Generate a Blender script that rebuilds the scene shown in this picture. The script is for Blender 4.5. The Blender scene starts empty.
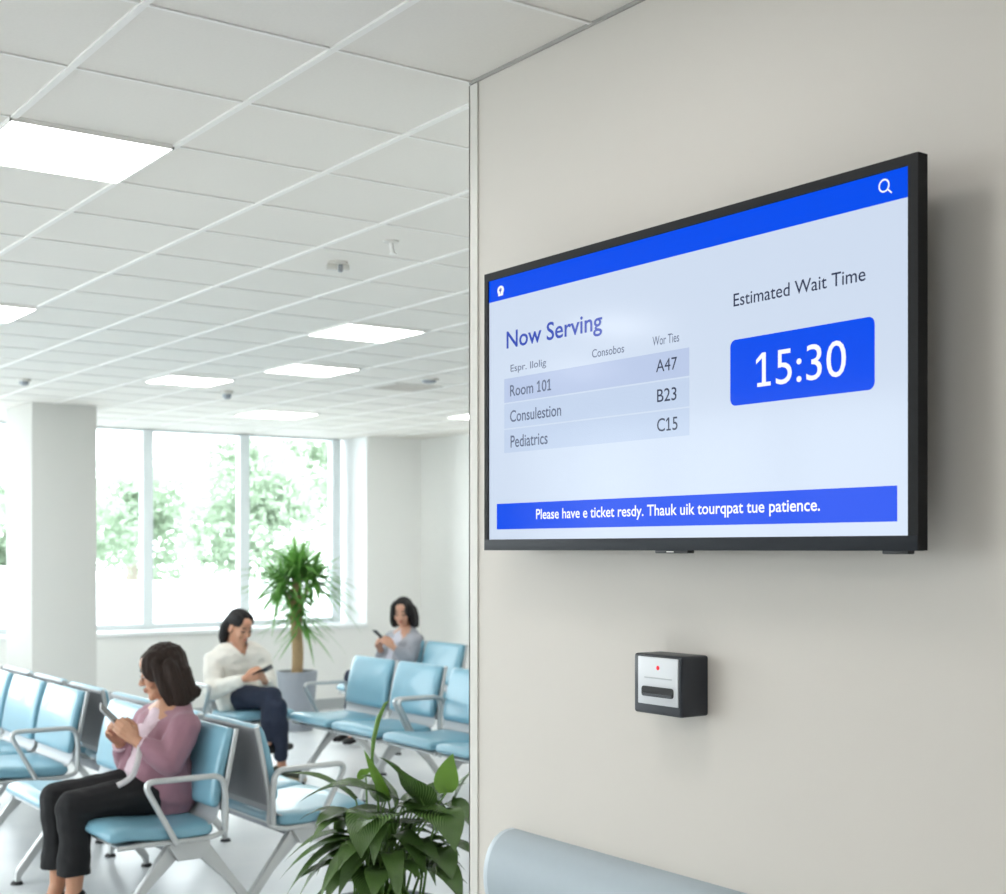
import bpy, bmesh, math, random
from mathutils import Vector, Matrix, Euler, noise as mnoise
random.seed(7)
S = bpy.context.scene
COL = S.collection
PI = math.pi
# ------------------------------------------------------------------ camera numbers
FPX, CX, HZ = 1373.0, 503.0, 549.0
YAW = math.radians(35.6)
CAMZ, CEIL = 1.6, 2.75
sY, cY = math.sin(YAW), math.cos(YAW)

def ray(px, py):
    u, v = (px - CX) / FPX, (HZ - py) / FPX
    return Vector((sY + u * cY, cY - u * sY, v))
def at_y(px, py, y):
    d = ray(px, py); t = y / d.y
    return Vector((0, 0, CAMZ)) + d * t
def at_x(px, py, x):
    d = ray(px, py); t = x / d.x
    return Vector((0, 0, CAMZ)) + d * t

# ------------------------------------------------------------------ materials
def srgb(r, g, b):
    f = lambda c: (c / 255.0) / 12.92 if c / 255.0 <= 0.04045 else ((c / 255.0 + 0.055) / 1.055) ** 2.4
    return (f(r), f(g), f(b), 1.0)

def mat(name, col, rough=0.5, metal=0.0, noise=0.0, scale=20.0, bump=0.0, spec=0.5, emit=None, estr=0.0, coat=0.0, stretch=None, sheen=0.0, sss=0.0):
    m = bpy.data.materials.new(name); m.use_nodes = True
    nt = m.node_tree; b = nt.nodes['Principled BSDF']
    b.inputs['Base Color'].default_value = col
    b.inputs['Roughness'].default_value = rough
    b.inputs['Metallic'].default_value = metal
    b.inputs['Specular IOR Level'].default_value = spec
    b.inputs['Coat Weight'].default_value = coat
    b.inputs['Sheen Weight'].default_value = sheen
    if sss:
        b.inputs['Subsurface Weight'].default_value = sss
        b.inputs['Subsurface Radius'].default_value = (0.012, 0.005, 0.003)
        b.inputs['Subsurface Scale'].default_value = 0.6
    if emit is not None:
        b.inputs['Emission Color'].default_value = emit
        b.inputs['Emission Strength'].default_value = estr
    if noise > 0 or bump > 0:
        tc = nt.nodes.new('ShaderNodeTexCoord')
        mp = nt.nodes.new('ShaderNodeMapping')
        if stretch: mp.inputs['Scale'].default_value = stretch
        n = nt.nodes.new('ShaderNodeTexNoise')
        n.inputs['Scale'].default_value = scale; n.inputs['Detail'].default_value = 4.0
        nt.links.new(tc.outputs['Object'], mp.inputs['Vector'])
        nt.links.new(mp.outputs['Vector'], n.inputs['Vector'])
        if noise > 0:
            mx = nt.nodes.new('ShaderNodeMix'); mx.data_type = 'RGBA'
            k1, k2 = 1 - noise, 1 + noise
            mx.inputs['A'].default_value = (col[0] * k1, col[1] * k1, col[2] * k1, 1)
            mx.inputs['B'].default_value = (min(1, col[0] * k2), min(1, col[1] * k2), min(1, col[2] * k2), 1)
            nt.links.new(n.outputs['Fac'], mx.inputs['Factor'])
            nt.links.new(mx.outputs['Result'], b.inputs['Base Color'])
        if bump > 0:
            bp = nt.nodes.new('ShaderNodeBump'); bp.inputs['Strength'].default_value = bump; bp.inputs['Distance'].default_value = 0.01
            nt.links.new(n.outputs['Fac'], bp.inputs['Height'])
            nt.links.new(bp.outputs['Normal'], b.inputs['Normal'])
    return m

def emis(name, col, strength):
    m = bpy.data.materials.new(name); m.use_nodes = True
    nt = m.node_tree; b = nt.nodes['Principled BSDF']
    b.inputs['Base Color'].default_value = (0.8, 0.8, 0.8, 1)
    b.inputs['Emission Color'].default_value = col
    b.inputs['Emission Strength'].default_value = strength
    return m

def screen(name, col, strength=1.0, rough=0.12):
    """a lit part of a display behind its smooth cover glass"""
    m = bpy.data.materials.new(name); m.use_nodes = True
    b = m.node_tree.nodes['Principled BSDF']
    b.inputs['Base Color'].default_value = (0.0, 0.0, 0.0, 1)
    b.inputs['Roughness'].default_value = rough
    b.inputs['Specular IOR Level'].default_value = 0.2
    b.inputs['Emission Color'].default_value = col
    b.inputs['Emission Strength'].default_value = strength
    return m

M = {}
M['wall_warm'] = mat('warm_grey_paint', srgb(213, 207, 199), 0.6, noise=0.012, scale=3)
M['wall_white'] = mat('white_paint', srgb(245, 244, 241), 0.6, noise=0.01, scale=3)
M['reveal'] = mat('white_reveal_paint', srgb(244, 246, 246), 0.5)
M['tile'] = mat('mineral_ceiling_tile', srgb(232, 228, 221), 0.85, noise=0.03, scale=120, bump=0.05)
M['tbar'] = mat('white_ceiling_grid', srgb(243, 241, 237), 0.75)
M['skirt'] = mat('grey_skirting', srgb(176, 180, 182), 0.5)
M['guard'] = mat('corner_guard_vinyl', srgb(216, 213, 206), 0.4)
M['alu'] = mat('satin_aluminium', srgb(196, 198, 198), 0.36, metal=0.55, noise=0.02, scale=40)
M['alu_dark'] = mat('grey_steel_beam', srgb(150, 154, 160), 0.4, metal=0.4)
M['back_grey'] = mat('grey_moulded_shell', srgb(134, 136, 140), 0.5, noise=0.03, scale=30)
M['plate'] = mat('satin_grey_plate', srgb(178, 181, 184), 0.5, metal=0.2)
M['foot'] = mat('black_rubber_foot', srgb(45, 46, 48), 0.6)
M['black'] = mat('black_plastic', srgb(30, 31, 34), 0.42, noise=0.05, scale=60)
M['bezel'] = mat('dark_bezel', srgb(20, 20, 22), 0.55, spec=.2)
M['bezel_low'] = mat('lower_bezel', srgb(40, 44, 50), 0.55, spec=.2)
M['disp_black'] = mat('dispenser_black', srgb(38, 42, 50), 0.4)
M['disp_face'] = mat('dispenser_silver', srgb(206, 208, 211), 0.4, metal=0.15)
M['slot'] = mat('slot_black', srgb(12, 13, 15), 0.6)
M['rail'] = mat('blue_grey_vinyl', srgb(170, 182, 190), 0.5, noise=0.02, scale=60)
M['rail_cap'] = mat('pale_blue_end_cap', srgb(196, 206, 213), 0.4)
M['pot_grey'] = mat('grey_planter', srgb(150, 155, 163), 0.55, noise=0.03, scale=12)
M['soil'] = mat('soil', srgb(58, 46, 36), 0.95, noise=0.4, scale=60, bump=0.8)
M['trunk'] = mat('tan_cane_bark', srgb(176, 148, 112), 0.85, noise=0.25, scale=25, bump=0.6, stretch=(1, 1, 4))
M['white_metal'] = mat('white_window_frame', srgb(236, 243, 246), 0.35)

def vinyl():
    m = mat('pale_blue_vinyl', srgb(124, 172, 191), 0.33, noise=0.05, scale=8, bump=0.06, coat=0.2)
    return m
M['vinyl'] = vinyl()

def floor_mat():
    m = bpy.data.materials.new('glossy_white_floor'); m.use_nodes = True
    nt = m.node_tree; b = nt.nodes['Principled BSDF']
    tc = nt.nodes.new('ShaderNodeTexCoord')
    n = nt.nodes.new('ShaderNodeTexNoise'); n.inputs['Scale'].default_value = 1.6; n.inputs['Detail'].default_value = 6
    cr = nt.nodes.new('ShaderNodeValToRGB')
    cr.color_ramp.elements[0].position = 0.35; cr.color_ramp.elements[0].color = srgb(224, 228, 232)
    cr.color_ramp.elements[1].position = 0.7; cr.color_ramp.elements[1].color = srgb(238, 240, 242)
    nt.links.new(tc.outputs['Object'], n.inputs['Vector']); nt.links.new(n.outputs['Fac'], cr.inputs['Fac'])
    nt.links.new(cr.outputs['Color'], b.inputs['Base Color'])
    b.inputs['Roughness'].default_value = 0.28
    return m
M['floor'] = floor_mat()

def glass_mat():
    m = bpy.data.materials.new('clear_window_glass'); m.use_nodes = True
    nt = m.node_tree; nt.nodes.clear()
    o = nt.nodes.new('ShaderNodeOutputMaterial'); mx = nt.nodes.new('ShaderNodeMixShader')
    t = nt.nodes.new('ShaderNodeBsdfTransparent'); g = nt.nodes.new('ShaderNodeBsdfGlossy')
    t.inputs['Color'].default_value = (0.97, 0.99, 0.985, 1); g.inputs['Roughness'].default_value = 0.02
    fr = nt.nodes.new('ShaderNodeFresnel'); fr.inputs['IOR'].default_value = 1.25
    nt.links.new(fr.outputs[0], mx.inputs[0]); nt.links.new(t.outputs[0], mx.inputs[1]); nt.links.new(g.outputs[0], mx.inputs[2])
    nt.links.new(mx.outputs[0], o.inputs['Surface'])
    return m
M['glass'] = glass_mat()

def leaf_mat(name, dark, light, rough=0.32, vein=True, trans=0.15):
    m = bpy.data.materials.new(name); m.use_nodes = True
    nt = m.node_tree; b = nt.nodes['Principled BSDF']
    uv = nt.nodes.new('ShaderNodeTexCoord')
    sep = nt.nodes.new('ShaderNodeSeparateXYZ'); nt.links.new(uv.outputs['UV'], sep.inputs[0])
    # v across the blade 0..1, u along
    ab = nt.nodes.new('ShaderNodeMath'); ab.operation = 'SUBTRACT'; ab.inputs[1].default_value = 0.5
    nt.links.new(sep.outputs['Y'], ab.inputs[0])
    a2 = nt.nodes.new('ShaderNodeMath'); a2.operation = 'ABSOLUTE'; nt.links.new(ab.outputs[0], a2.inputs[0])
    k = nt.nodes.new('ShaderNodeMath'); k.operation = 'MULTIPLY_ADD'; k.inputs[1].default_value = -0.9
    nt.links.new(a2.outputs[0], k.inputs[0]); nt.links.new(sep.outputs['X'], k.inputs[2])
    sn = nt.nodes.new('ShaderNodeMath'); sn.operation = 'MULTIPLY'; sn.inputs[1].default_value = 95.0
    nt.links.new(k.outputs[0], sn.inputs[0])
    si = nt.nodes.new('ShaderNodeMath'); si.operation = 'SINE'; nt.links.new(sn.outputs[0], si.inputs[0])
    mr = nt.nodes.new('ShaderNodeMapRange'); mr.inputs[1].default_value = -1; mr.inputs[2].default_value = 1
    nt.links.new(si.outputs[0], mr.inputs[0])
    noise = nt.nodes.new('ShaderNodeTexNoise'); noise.inputs['Scale'].default_value = 9
    nt.links.new(uv.outputs['Object'], noise.inputs['Vector'])
    mul = nt.nodes.new('ShaderNodeMath'); mul.operation = 'MULTIPLY'
    nt.links.new(mr.outputs[0], mul.inputs[0]); nt.links.new(noise.outputs['Fac'], mul.inputs[1])
    mx = nt.nodes.new('ShaderNodeMix'); mx.data_type = 'RGBA'
    mx.inputs['A'].default_value = dark; mx.inputs['B'].default_value = light
    nt.links.new((mul if vein else noise).outputs[0], mx.inputs['Factor'])
    nt.links.new(mx.outputs['Result'], b.inputs['Base Color'])
    b.inputs['Roughness'].default_value = rough
    b.inputs['Transmission Weight'].default_value = 0.0
    if vein:
        bp = nt.nodes.new('ShaderNodeBump'); bp.inputs['Strength'].default_value = 0.25; bp.inputs['Distance'].default_value = 0.002
        nt.links.new(mr.outputs[0], bp.inputs['Height']); nt.links.new(bp.outputs['Normal'], b.inputs['Normal'])
    if trans:
        tr = nt.nodes.new('ShaderNodeBsdfTranslucent'); nt.links.new(mx.outputs['Result'], tr.inputs['Color'])
        ms = nt.nodes.new('ShaderNodeMixShader'); ms.inputs[0].default_value = trans
        out = nt.nodes['Material Output']
        nt.links.new(b.outputs[0], ms.inputs[1]); nt.links.new(tr.outputs[0], ms.inputs[2]); nt.links.new(ms.outputs[0], out.inputs['Surface'])
    return m
M['lily'] = leaf_mat('peace_lily_leaf', srgb(48, 78, 34), srgb(128, 158, 90), 0.27)
M['lily_light'] = leaf_mat('young_lily_leaf', srgb(96, 138, 44), srgb(140, 178, 84), 0.35, trans=0.3)
M['stalk'] = mat('lily_stalk', srgb(92, 130, 52), 0.45)
M['yucca'] = leaf_mat('cane_plant_leaf', srgb(58, 118, 48), srgb(140, 192, 100), 0.4, vein=False, trans=0.3)
M['tree_leaf'] = leaf_mat('haze_pale_leaves', srgb(160, 176, 154), srgb(184, 197, 178), 0.8, vein=False, trans=0.5)  # washed-out outdoor haze is put into this pale leaf colour
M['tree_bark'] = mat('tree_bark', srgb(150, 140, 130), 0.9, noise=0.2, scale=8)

# ------------------------------------------------------------------ object helpers
def link(name, me, material=None, parent=None, smooth=False):
    o = bpy.data.objects.new(name, me); COL.objects.link(o)
    if material is not None:
        for mm in (material if isinstance(material, (list, tuple)) else [material]): me.materials.append(mm)
    if parent is not None: o.parent = parent
    if smooth:
        for p in me.polygons: p.use_smooth = True
    return o
def from_bm(name, bm, material=None, parent=None, smooth=False, angle=None):
    me = bpy.data.meshes.new(name); bmesh.ops.recalc_face_normals(bm, faces=bm.faces); bm.to_mesh(me); bm.free()
    o = link(name, me, material, parent, smooth)
    if angle: me.set_sharp_from_angle(angle=math.radians(angle))
    return o
def tag(o, label, cat, group=None, kind=None):
    o['label'] = label; o['category'] = cat
    if group: o['group'] = group
    if kind: o['kind'] = kind
    return o
def empty(name, loc=(0, 0, 0), rz=0.0):
    o = bpy.data.objects.new(name, None); COL.objects.link(o); o.location = loc; o.rotation_euler = (0, 0, rz); o.empty_display_size = 0.1
    return o
def box(bm, x0, x1, y0, y1, z0, z1, bevel=0.0, seg=2):
    r = bmesh.ops.create_cube(bm, size=1.0)
    vs = r['verts']
    for v in vs:
        v.co = Vector(((x0 + x1) / 2 + v.co.x * (x1 - x0), (y0 + y1) / 2 + v.co.y * (y1 - y0), (z0 + z1) / 2 + v.co.z * (z1 - z0)))
    if bevel > 0:
        es = list({e for v in vs for e in v.link_edges})
        bmesh.ops.bevel(bm, geom=es, offset=bevel, segments=seg, affect='EDGES', profile=0.5)
def boxo(name, material, parent, x0, x1, y0, y1, z0, z1, bevel=0.0, seg=2):
    bm = bmesh.new(); box(bm, x0, x1, y0, y1, z0, z1, bevel, seg)
    return from_bm(name, bm, material, parent, smooth=bevel > 0, angle=35 if bevel > 0 else None)
def struct(o, label=None):
    o['kind'] = 'structure'
    if label: o['label'] = label
    return o
def fillet(pts, r, n=6):
    pts = [Vector(p) for p in pts]; out = [pts[0]]
    for i in range(1, len(pts) - 1):
        a, b, c = pts[i - 1], pts[i], pts[i + 1]
        d1, d2 = (a - b), (c - b)
        k = min(r, d1.length * 0.48, d2.length * 0.48)
        p, q = b + d1.normalized() * k, b + d2.normalized() * k
        for j in range(n + 1):
            t = j / n; out.append(p * (1 - t) ** 2 + b * 2 * t * (1 - t) + q * t * t)
    out.append(pts[-1]); return out
def sweep(bm, path, rx, ry=None, n=12, up=Vector((0, 1, 0)), radii=None, square=False):
    """section sweep; ry measured along `up`"""
    ry = ry or rx; path = [Vector(p) for p in path]; rings = []
    for i, p in enumerate(path):
        t = (path[min(i + 1, len(path) - 1)] - path[max(i - 1, 0)]).normalized()
        s = t.cross(up)
        if s.length < 1e-4: s = t.cross(Vector((1, 0, 0.01)))
        s.normalize(); u = s.cross(t).normalized()
        k = radii[i] if radii else 1.0
        ring = []
        for j in range(n):
            a = 2 * PI * j / n
            cx, cy = math.cos(a), math.sin(a)
            if square:
                e = 0.35; cx = math.copysign(abs(cx) ** e, cx); cy = math.copysign(abs(cy) ** e, cy)
            ring.append(bm.verts.new(p + s * (cx * rx * k) + u * (cy * ry * k)))
        rings.append(ring)
    for a, b in zip(rings, rings[1:]):
        for j in range(n): bm.faces.new((a[j], a[(j + 1) % n], b[(j + 1) % n], b[j]))
    bm.faces.new(rings[0]); bm.faces.new(rings[-1])
def tube(name, path, r, material, parent=None, ry=None, n=12, fil=0.0, radii=None, square=False, up=Vector((0, 1, 0))):
    bm = bmesh.new()
    sweep(bm, fillet(path, fil) if fil else path, r, ry, n, radii=radii, square=square, up=up)
    return from_bm(name, bm, material, parent, smooth=True, angle=50)
def resample(spine, n):
    pts = [Vector((p[0], 0, p[1])) for p in spine]
    # catmull-rom
    dense = []
    for i in range(len(pts) - 1):
        p0, p1, p2, p3 = pts[max(i - 1, 0)], pts[i], pts[i + 1], pts[min(i + 2, len(pts) - 1)]
        for j in range(12):
            t = j / 12
            dense.append(0.5 * ((2 * p1) + (p2 - p0) * t + (2 * p0 - 5 * p1 + 4 * p2 - p3) * t * t + (3 * p1 - p0 - 3 * p2 + p3) * t ** 3))
    dense.append(pts[-1])
    L = [0]
    for a, b in zip(dense, dense[1:]): L.append(L[-1] + (b - a).length)
    out = []
    for k in range(n):
        # cosine spacing, denser at the ends
        s = L[-1] * (0.5 - 0.5 * math.cos(PI * k / (n - 1)))
        i = 0
        while i < len(L) - 2 and L[i + 1] < s: i += 1
        f = (s - L[i]) / max(1e-9, L[i + 1] - L[i])
        out.append((dense[i].lerp(dense[i + 1], max(0, min(1, f))), s, L[-1]))
    return out
def slab(name, spine, y0, y1, thick, material, parent, rnd=0.03, n=22, crown=0.0, side=None):
    """padded slab swept along an x,z spine; thickness to both sides"""
    bm = bmesh.new(); st = resample(spine, n); rings = []
    w = (y1 - y0) / 2; yc = (y0 + y1) / 2; side = side if side is not None else min(rnd, 0.03)
    for i, (p, s, L) in enumerate(st):
        a, b = st[max(i - 1, 0)][0], st[min(i + 1, n - 1)][0]
        t = (b - a).normalized(); nn = Vector((-t.z, 0, t.x))
        d = min(s, L - s); f = math.sqrt(max(0.0, 1 - (1 - min(1, d / rnd)) ** 2)) if d < rnd else 1.0
        f = max(f, 0.02)
        h = thick / 2 * (0.25 + 0.75 * f) if d > 1e-6 else thick / 2 * 0.2
        ww = w - rnd * 0.8 * (1 - f)
        ring = []
        N = 28
        for j in range(N):
            a_ = 2 * PI * j / N; ca, sa = math.cos(a_), math.sin(a_)
            e = 0.22
            yy = math.copysign(abs(ca) ** e, ca) * ww
            zz = math.copysign(abs(sa) ** (0.55), sa)
            cr = crown * (1 - (yy / w) ** 2) if sa > 0 else 0
            ring.append(bm.verts.new(Vector((p.x, yc + yy, p.z)) + nn * (zz * h + cr)))
        rings.append(ring)
    for a, b in zip(rings, rings[1:]):
        N = len(a)
        for j in range(N): bm.faces.new((a[j], a[(j + 1) % N], b[(j + 1) % N], b[j]))
    bm.faces.new(rings[0]); bm.faces.new(rings[-1])
    return from_bm(name, bm, material, parent, smooth=True)
def prism_y(bm, poly, y0, y1, bevel=0.0):
    """poly: x,z points, extruded along y"""
    a = [bm.verts.new((p[0], y0, p[1])) for p in poly]; b = [bm.verts.new((p[0], y1, p[1])) for p in poly]
    n = len(poly); es = []
    fs = [bm.faces.new(a), bm.faces.new(b[::-1])]
    for j in range(n): bm.faces.new((a[j], b[j], b[(j + 1) % n], a[(j + 1) % n]))
    if bevel:
        es = [e for f in fs for e in f.edges]
        bmesh.ops.bevel(bm, geom=es, offset=bevel, segments=2, affect='EDGES', profile=0.5)
def lathe(name, prof, material, parent, n=40, loc=(0, 0)):
    bm = bmesh.new(); rings = []
    for r, z in prof:
        rings.append([bm.verts.new((loc[0] + r * math.cos(2 * PI * j / n), loc[1] + r * math.sin(2 * PI * j / n), z)) for j in range(n)])
    for a, b in zip(rings, rings[1:]):
        for j in range(n): bm.faces.new((a[j], a[(j + 1) % n], b[(j + 1) % n], b[j]))
    bm.faces.new(rings[0]); bm.faces.new(rings[-1])
    return from_bm(name, bm, material, parent, smooth=True, angle=40)

# ------------------------------------------------------------------ room shell
WX = 1.905            # the warm grey wall with the screen
WEND = 2.795           # where that wall ends
YB, YG = 12.22, 12.74 # far wall face, glass plane
XR, XL, YN = 7.69, -4.2, -2.6
struct(boxo('floor', M['floor'], None, XL - .2, XR + .2, YN - .2, YG + .3, -0.2, 0.0))
bm = bmesh.new(); box(bm, WX, WX + 0.16, YN, WEND, 0, CEIL + .05); struct(from_bm('wall_right', bm, M['wall_warm']))
struct(boxo('wall_near', M['wall_white'], None, WX + .16, XR + .2, WEND - .16, WEND, 0, CEIL + .05))
struct(boxo('wall_far_right', M['wall_white'], None, XR, XR + .2, WEND, YG + .3, 0, CEIL + .05))
struct(boxo('wall_behind', M['wall_white'], None, XL - .2, WX, YN - .2, YN, 0, CEIL + .05))
# left wall with a long unseen glazed opening, put in for side light
bm = bmesh.new()
box(bm, XL - .2, XL, YN, YB, 0, 0.8); box(bm, XL - .2, XL, YN, 4.6, 0.8, CEIL + .05); box(bm, XL - .2, XL, 11.4, YB, 0.8, CEIL + .05)
struct(from_bm('wall_left', bm, M['wall_white']))
# far wall: solid below the sill and right of the window
SILL = 0.80; WL, WR = -3.6, 7.04
bm = bmesh.new()
box(bm, XL, WR, YB, YG + .3, 0, SILL); box(bm, WR, XR, YB, YG + .3, 0, CEIL + .05); box(bm, XL - .2, WL, YB, YG + .3, 0, CEIL + .05)
struct(from_bm('wall_far', bm, M['wall_white']))
bm = bmesh.new(); box(bm, WR - .004, WR, YB + .002, YG, SILL, CEIL)
struct(from_bm('trim_1', bm, M['reveal']))
bm = bmesh.new(); box(bm, WL, WR - .005, YB - .03, YG, SILL, SILL + .035, .006)
struct(from_bm('trim_2', bm, M['reveal'], smooth=True, angle=35))
# ceiling slab with its tiles, and the exposed grid below it
TX0, TY0, TP = 1.518, 2.793, 0.4765
lights = [(-1, 2), (0, 8), (4, 7), (5, 10), (4, 12), (7, 16), (11, 14), (-6, 5), (-2, -2), (-6, -2), (-5, -5), (-9, 1), (-6, 11), (-1, 14), (9, 3), (-2, -8), (-8, 8)]  # unseen panels behind the camera are added to lift the ambient light
def gx(k): return TX0 + (k * .451 if k < 0 else k * TP)
def gy(k): return TY0 + (k * .466 if k <= 4 else 4 * .466 + (k - 4) * TP)
MEASURED = {(-1, 2): (1.055, 3.722), (-2, -2): (.75, 1.75), (0, 8): (1.525, 6.592), (4, 7): (3.41, 6.1), (5, 10): (3.885, 7.62), (4, 12): (3.47, 8.6), (7, 16): (4.97, 10.36), (11, 14): (6.54, 9.52)}
def tile_xy(k): return MEASURED.get(k, (gx(k[0]), gy(k[1])))
struct(boxo('ceiling', M['tile'], None, XL - .2, XR + .2, YN - .2, YG + .3, CEIL, CEIL + .2))
bm = bmesh.new(); gw = 0.009
k = -13
while gx(k) < XR:
    x = gx(k)
    if x > XL:
        if x < WX: box(bm, x - gw, x + gw, YN, YB, CEIL - .006, CEIL + .002)
        else: box(bm, x - gw, x + gw, WEND, YB, CEIL - .006, CEIL + .002)
    k += 1
k = -12
while gy(k) < YB:
    y = gy(k)
    if y > YN:
        x1 = WX if y < WEND else XR
        box(bm, XL, x1, y - gw * .55, y + gw * .55, CEIL - .004, CEIL + .002)
    k += 1
struct(from_bm('trim_3', bm, M['tbar']))
# slim dark seam strip where the ceiling meets the wall
struct(boxo('trim_4', mat('ceiling_seam', srgb(168, 165, 160), .7), None, WX - .006, WX, YN, WEND, CEIL - .008, CEIL))
# corner guard on the end of the wall
bm = bmesh.new(); box(bm, WX - .004, WX, WEND - .032, WEND + .004, 0.0, CEIL - .01); box(bm, WX - .004, WX + .05, WEND, WEND + .004, 0.0, CEIL - .01)
struct(from_bm('trim_5', bm, M['guard']))
bm = bmesh.new(); box(bm, XL, XR, YB - .014, YB, 0, .1); struct(from_bm('baseboard_far', bm, M['skirt']))
bm = bmesh.new(); box(bm, XR - .014, XR, WEND, YB - .014, 0, .1); struct(from_bm('baseboard_right', bm, M['skirt']))
# column in front of the window
bm = bmesh.new(); box(bm, 3.25, 3.765, 10.86, 11.55, 0, CEIL, .004)
struct(from_bm('column', bm, mat('column_paint', srgb(214, 213, 208), .6, noise=.01, scale=3), smooth=True, angle=35), 'square white column standing in front of the window')
# windows
def window(name, xs, y, z0, z1):
    w = empty(name, ((xs[0] + xs[-1]) / 2, y, z0)); w['kind'] = 'structure'
    ox = w.location.x
    fr = bmesh.new(); hw = .05
    for x in xs: box(fr, x - hw - ox, x + hw - ox, -.045, .055, .002, z1 - z0 - .002)
    box(fr, xs[0] - ox, xs[-1] - ox, -.04, .05, 0, .05); box(fr, xs[0] - ox, xs[-1] - ox, -.04, .05, z1 - z0 - .015, z1 - z0)
    f = from_bm('window_frame', fr, M['white_metal'], w)
    for a, b in zip(xs, xs[1:]):
        boxo('window_pane', M['glass'], w, a + hw - ox, b - hw - ox, 0.0, .008, .05, z1 - z0 - .015)
    return w
window('window_1', [-3.55, -2.1, -1.1, -.1, .9, 1.9, 2.9, 3.9, 4.895, 5.9, 6.94], YG - .02, SILL + .035, CEIL - .004)
wl = empty('window_2_unseen', (XL - .1, 8.0, .8)); wl['kind'] = 'structure'  # unseen window, added to let sky light in from the left
fr = bmesh.new()
ys = [-3.4 + i * 1.36 for i in range(6)]
for y in ys: box(fr, -.04, .04, y - .035, y + .035, 0, 1.95)
box(fr, -.04, .04, -3.4, 3.4, 0, .05); box(fr, -.04, .04, -3.4, 3.4, 1.9, 1.95)
from_bm('window_frame', fr, M['white_metal'], wl)
for a, b in zip(ys, ys[1:]): boxo('window_pane', M['glass'], wl, -.004, .004, a + .035, b - .035, .05, 1.9)

# ------------------------------------------------------------------ ceiling fittings
M['panel'] = emis('led_panel', (1.0, 0.985, 0.96, 1), 11.0)
NAMES = {(-1, 2): 'square white light panel in the near ceiling, largest at the upper left',
         (0, 8): 'lit white ceiling panel cut off by the left picture edge',
         (4, 7): 'lit white ceiling panel just beyond the two small ceiling sensors',
         (5, 10): 'lit white ceiling panel second down the row towards the plant',
         (4, 12): 'lit white ceiling panel above the window and left of the row',
         (7, 16): 'lit white ceiling panel closest to the top of the window',
         (11, 14): 'lit white ceiling panel half hidden behind the wall corner'}
for k in lights:
    x, y = tile_xy(k)
    sz = {(7, 16): .54, (0, 8): TP}.get(k, .462); r = empty('ceiling_light', (x + sz / 2, y + sz / 2, CEIL)); h = sz / 2 - .002
    bm = bmesh.new()
    for a in ((-h, h, -h, -h + .005), (-h, h, h - .005, h), (-h, -h + .005, -h, h), (h - .005, h, -h, h)): box(bm, a[0], a[1], a[2], a[3], -.012, 0)
    from_bm('light_frame', bm, M['tbar'], r)
    boxo('diffuser', M['panel'], r, -h + .005, h - .005, -h + .005, h - .005, -.0105, 0)
    tag(r, NAMES.get(k, 'unseen square white ceiling light panel outside the picture'), 'ceiling light', 'square ceiling light panels')

def at_ceil(px, py):
    d = ray(px, py); t = (CEIL - CAMZ) / d.z
    return Vector((0, 0, CAMZ)) + d * t
def detector(px, py, label, r=.045, h=.04, col='guard'):
    p = at_ceil(px, py); e = empty('smoke_detector', (p.x, p.y, CEIL))
    lathe('base', [(r, 0), (r, -h * .35), (r * .9, -h * .4)], M[col], e, 24)
    lathe('sensor_head', [(r * .72, -h * .4), (r * .66, -h * .8), (r * .3, -h), (.002, -h)], M['alu_dark'], e, 24)
    tag(e, label, 'smoke detector', 'small ceiling detectors')
detector(227, 391, 'small grey ceiling detector between the light panels above the window', .045, .06)
detector(24, 379, 'small grey ceiling detector above the column at far left', .045, .045)
detector(429, 379, 'small flat ceiling detector beside the square air vent', .07, .03)
# sprinkler pair and camera-like sensor
p = at_ceil(338, 262); e = empty('ceiling_sensor', (p.x, p.y, CEIL), math.radians(-20))
lathe('base', [(.04, 0), (.04, -.008), (.012, -.012)], M['guard'], e, 24)
boxo('sensor_body', M['guard'], e, -.045, -.006, -.014, .014, -.034, -.008, .005)
boxo('sensor_lens', M['alu_dark'], e, .002, .018, -.012, .012, -.04, -.008, .003)
boxo('sensor_arm', M['guard'], e, .018, .045, -.01, .01, -.032, -.01, .004)
tag(e, 'small two-headed white sensor on the ceiling, the left of two near the wall corner', 'ceiling sensor')
p = at_ceil(391, 241); e = empty('sprinkler_head', (p.x, p.y, CEIL), .4)
lathe('escutcheon', [(.03, .004), (.03, 0), (.028, -.006), (.01, -.008)], M['guard'], e, 24)
tube('stem', [(0, 0, -.006), (.004, 0, -.025), (.012, 0, -.045)], .008, M['tbar'], e)
lathe('deflector', [(.014, -.044), (.014, -.048)], M['tbar'], e, 20, (.012, 0))
tag(e, 'small white sprinkler head hanging from the ceiling nearest the wall corner', 'sprinkler')
p = at_ceil(404, 387); vx = TX0 + 8 * TP; vy = TY0 + 10 * TP
e = empty('air_vent', (p.x, p.y, CEIL))
boxo('vent_plate', M['guard'], e, -.2, .2, -.2, .2, -.006, 0)
bm = bmesh.new()
for i in range(8): box(bm, -.17, .17, -.17 + i * .044, -.15 + i * .044, -.009, -.006)
from_bm('grille', bm, M['wall_warm'], e)
tag(e, 'square grey air vent in the ceiling beside the light panels', 'air vent')

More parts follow.
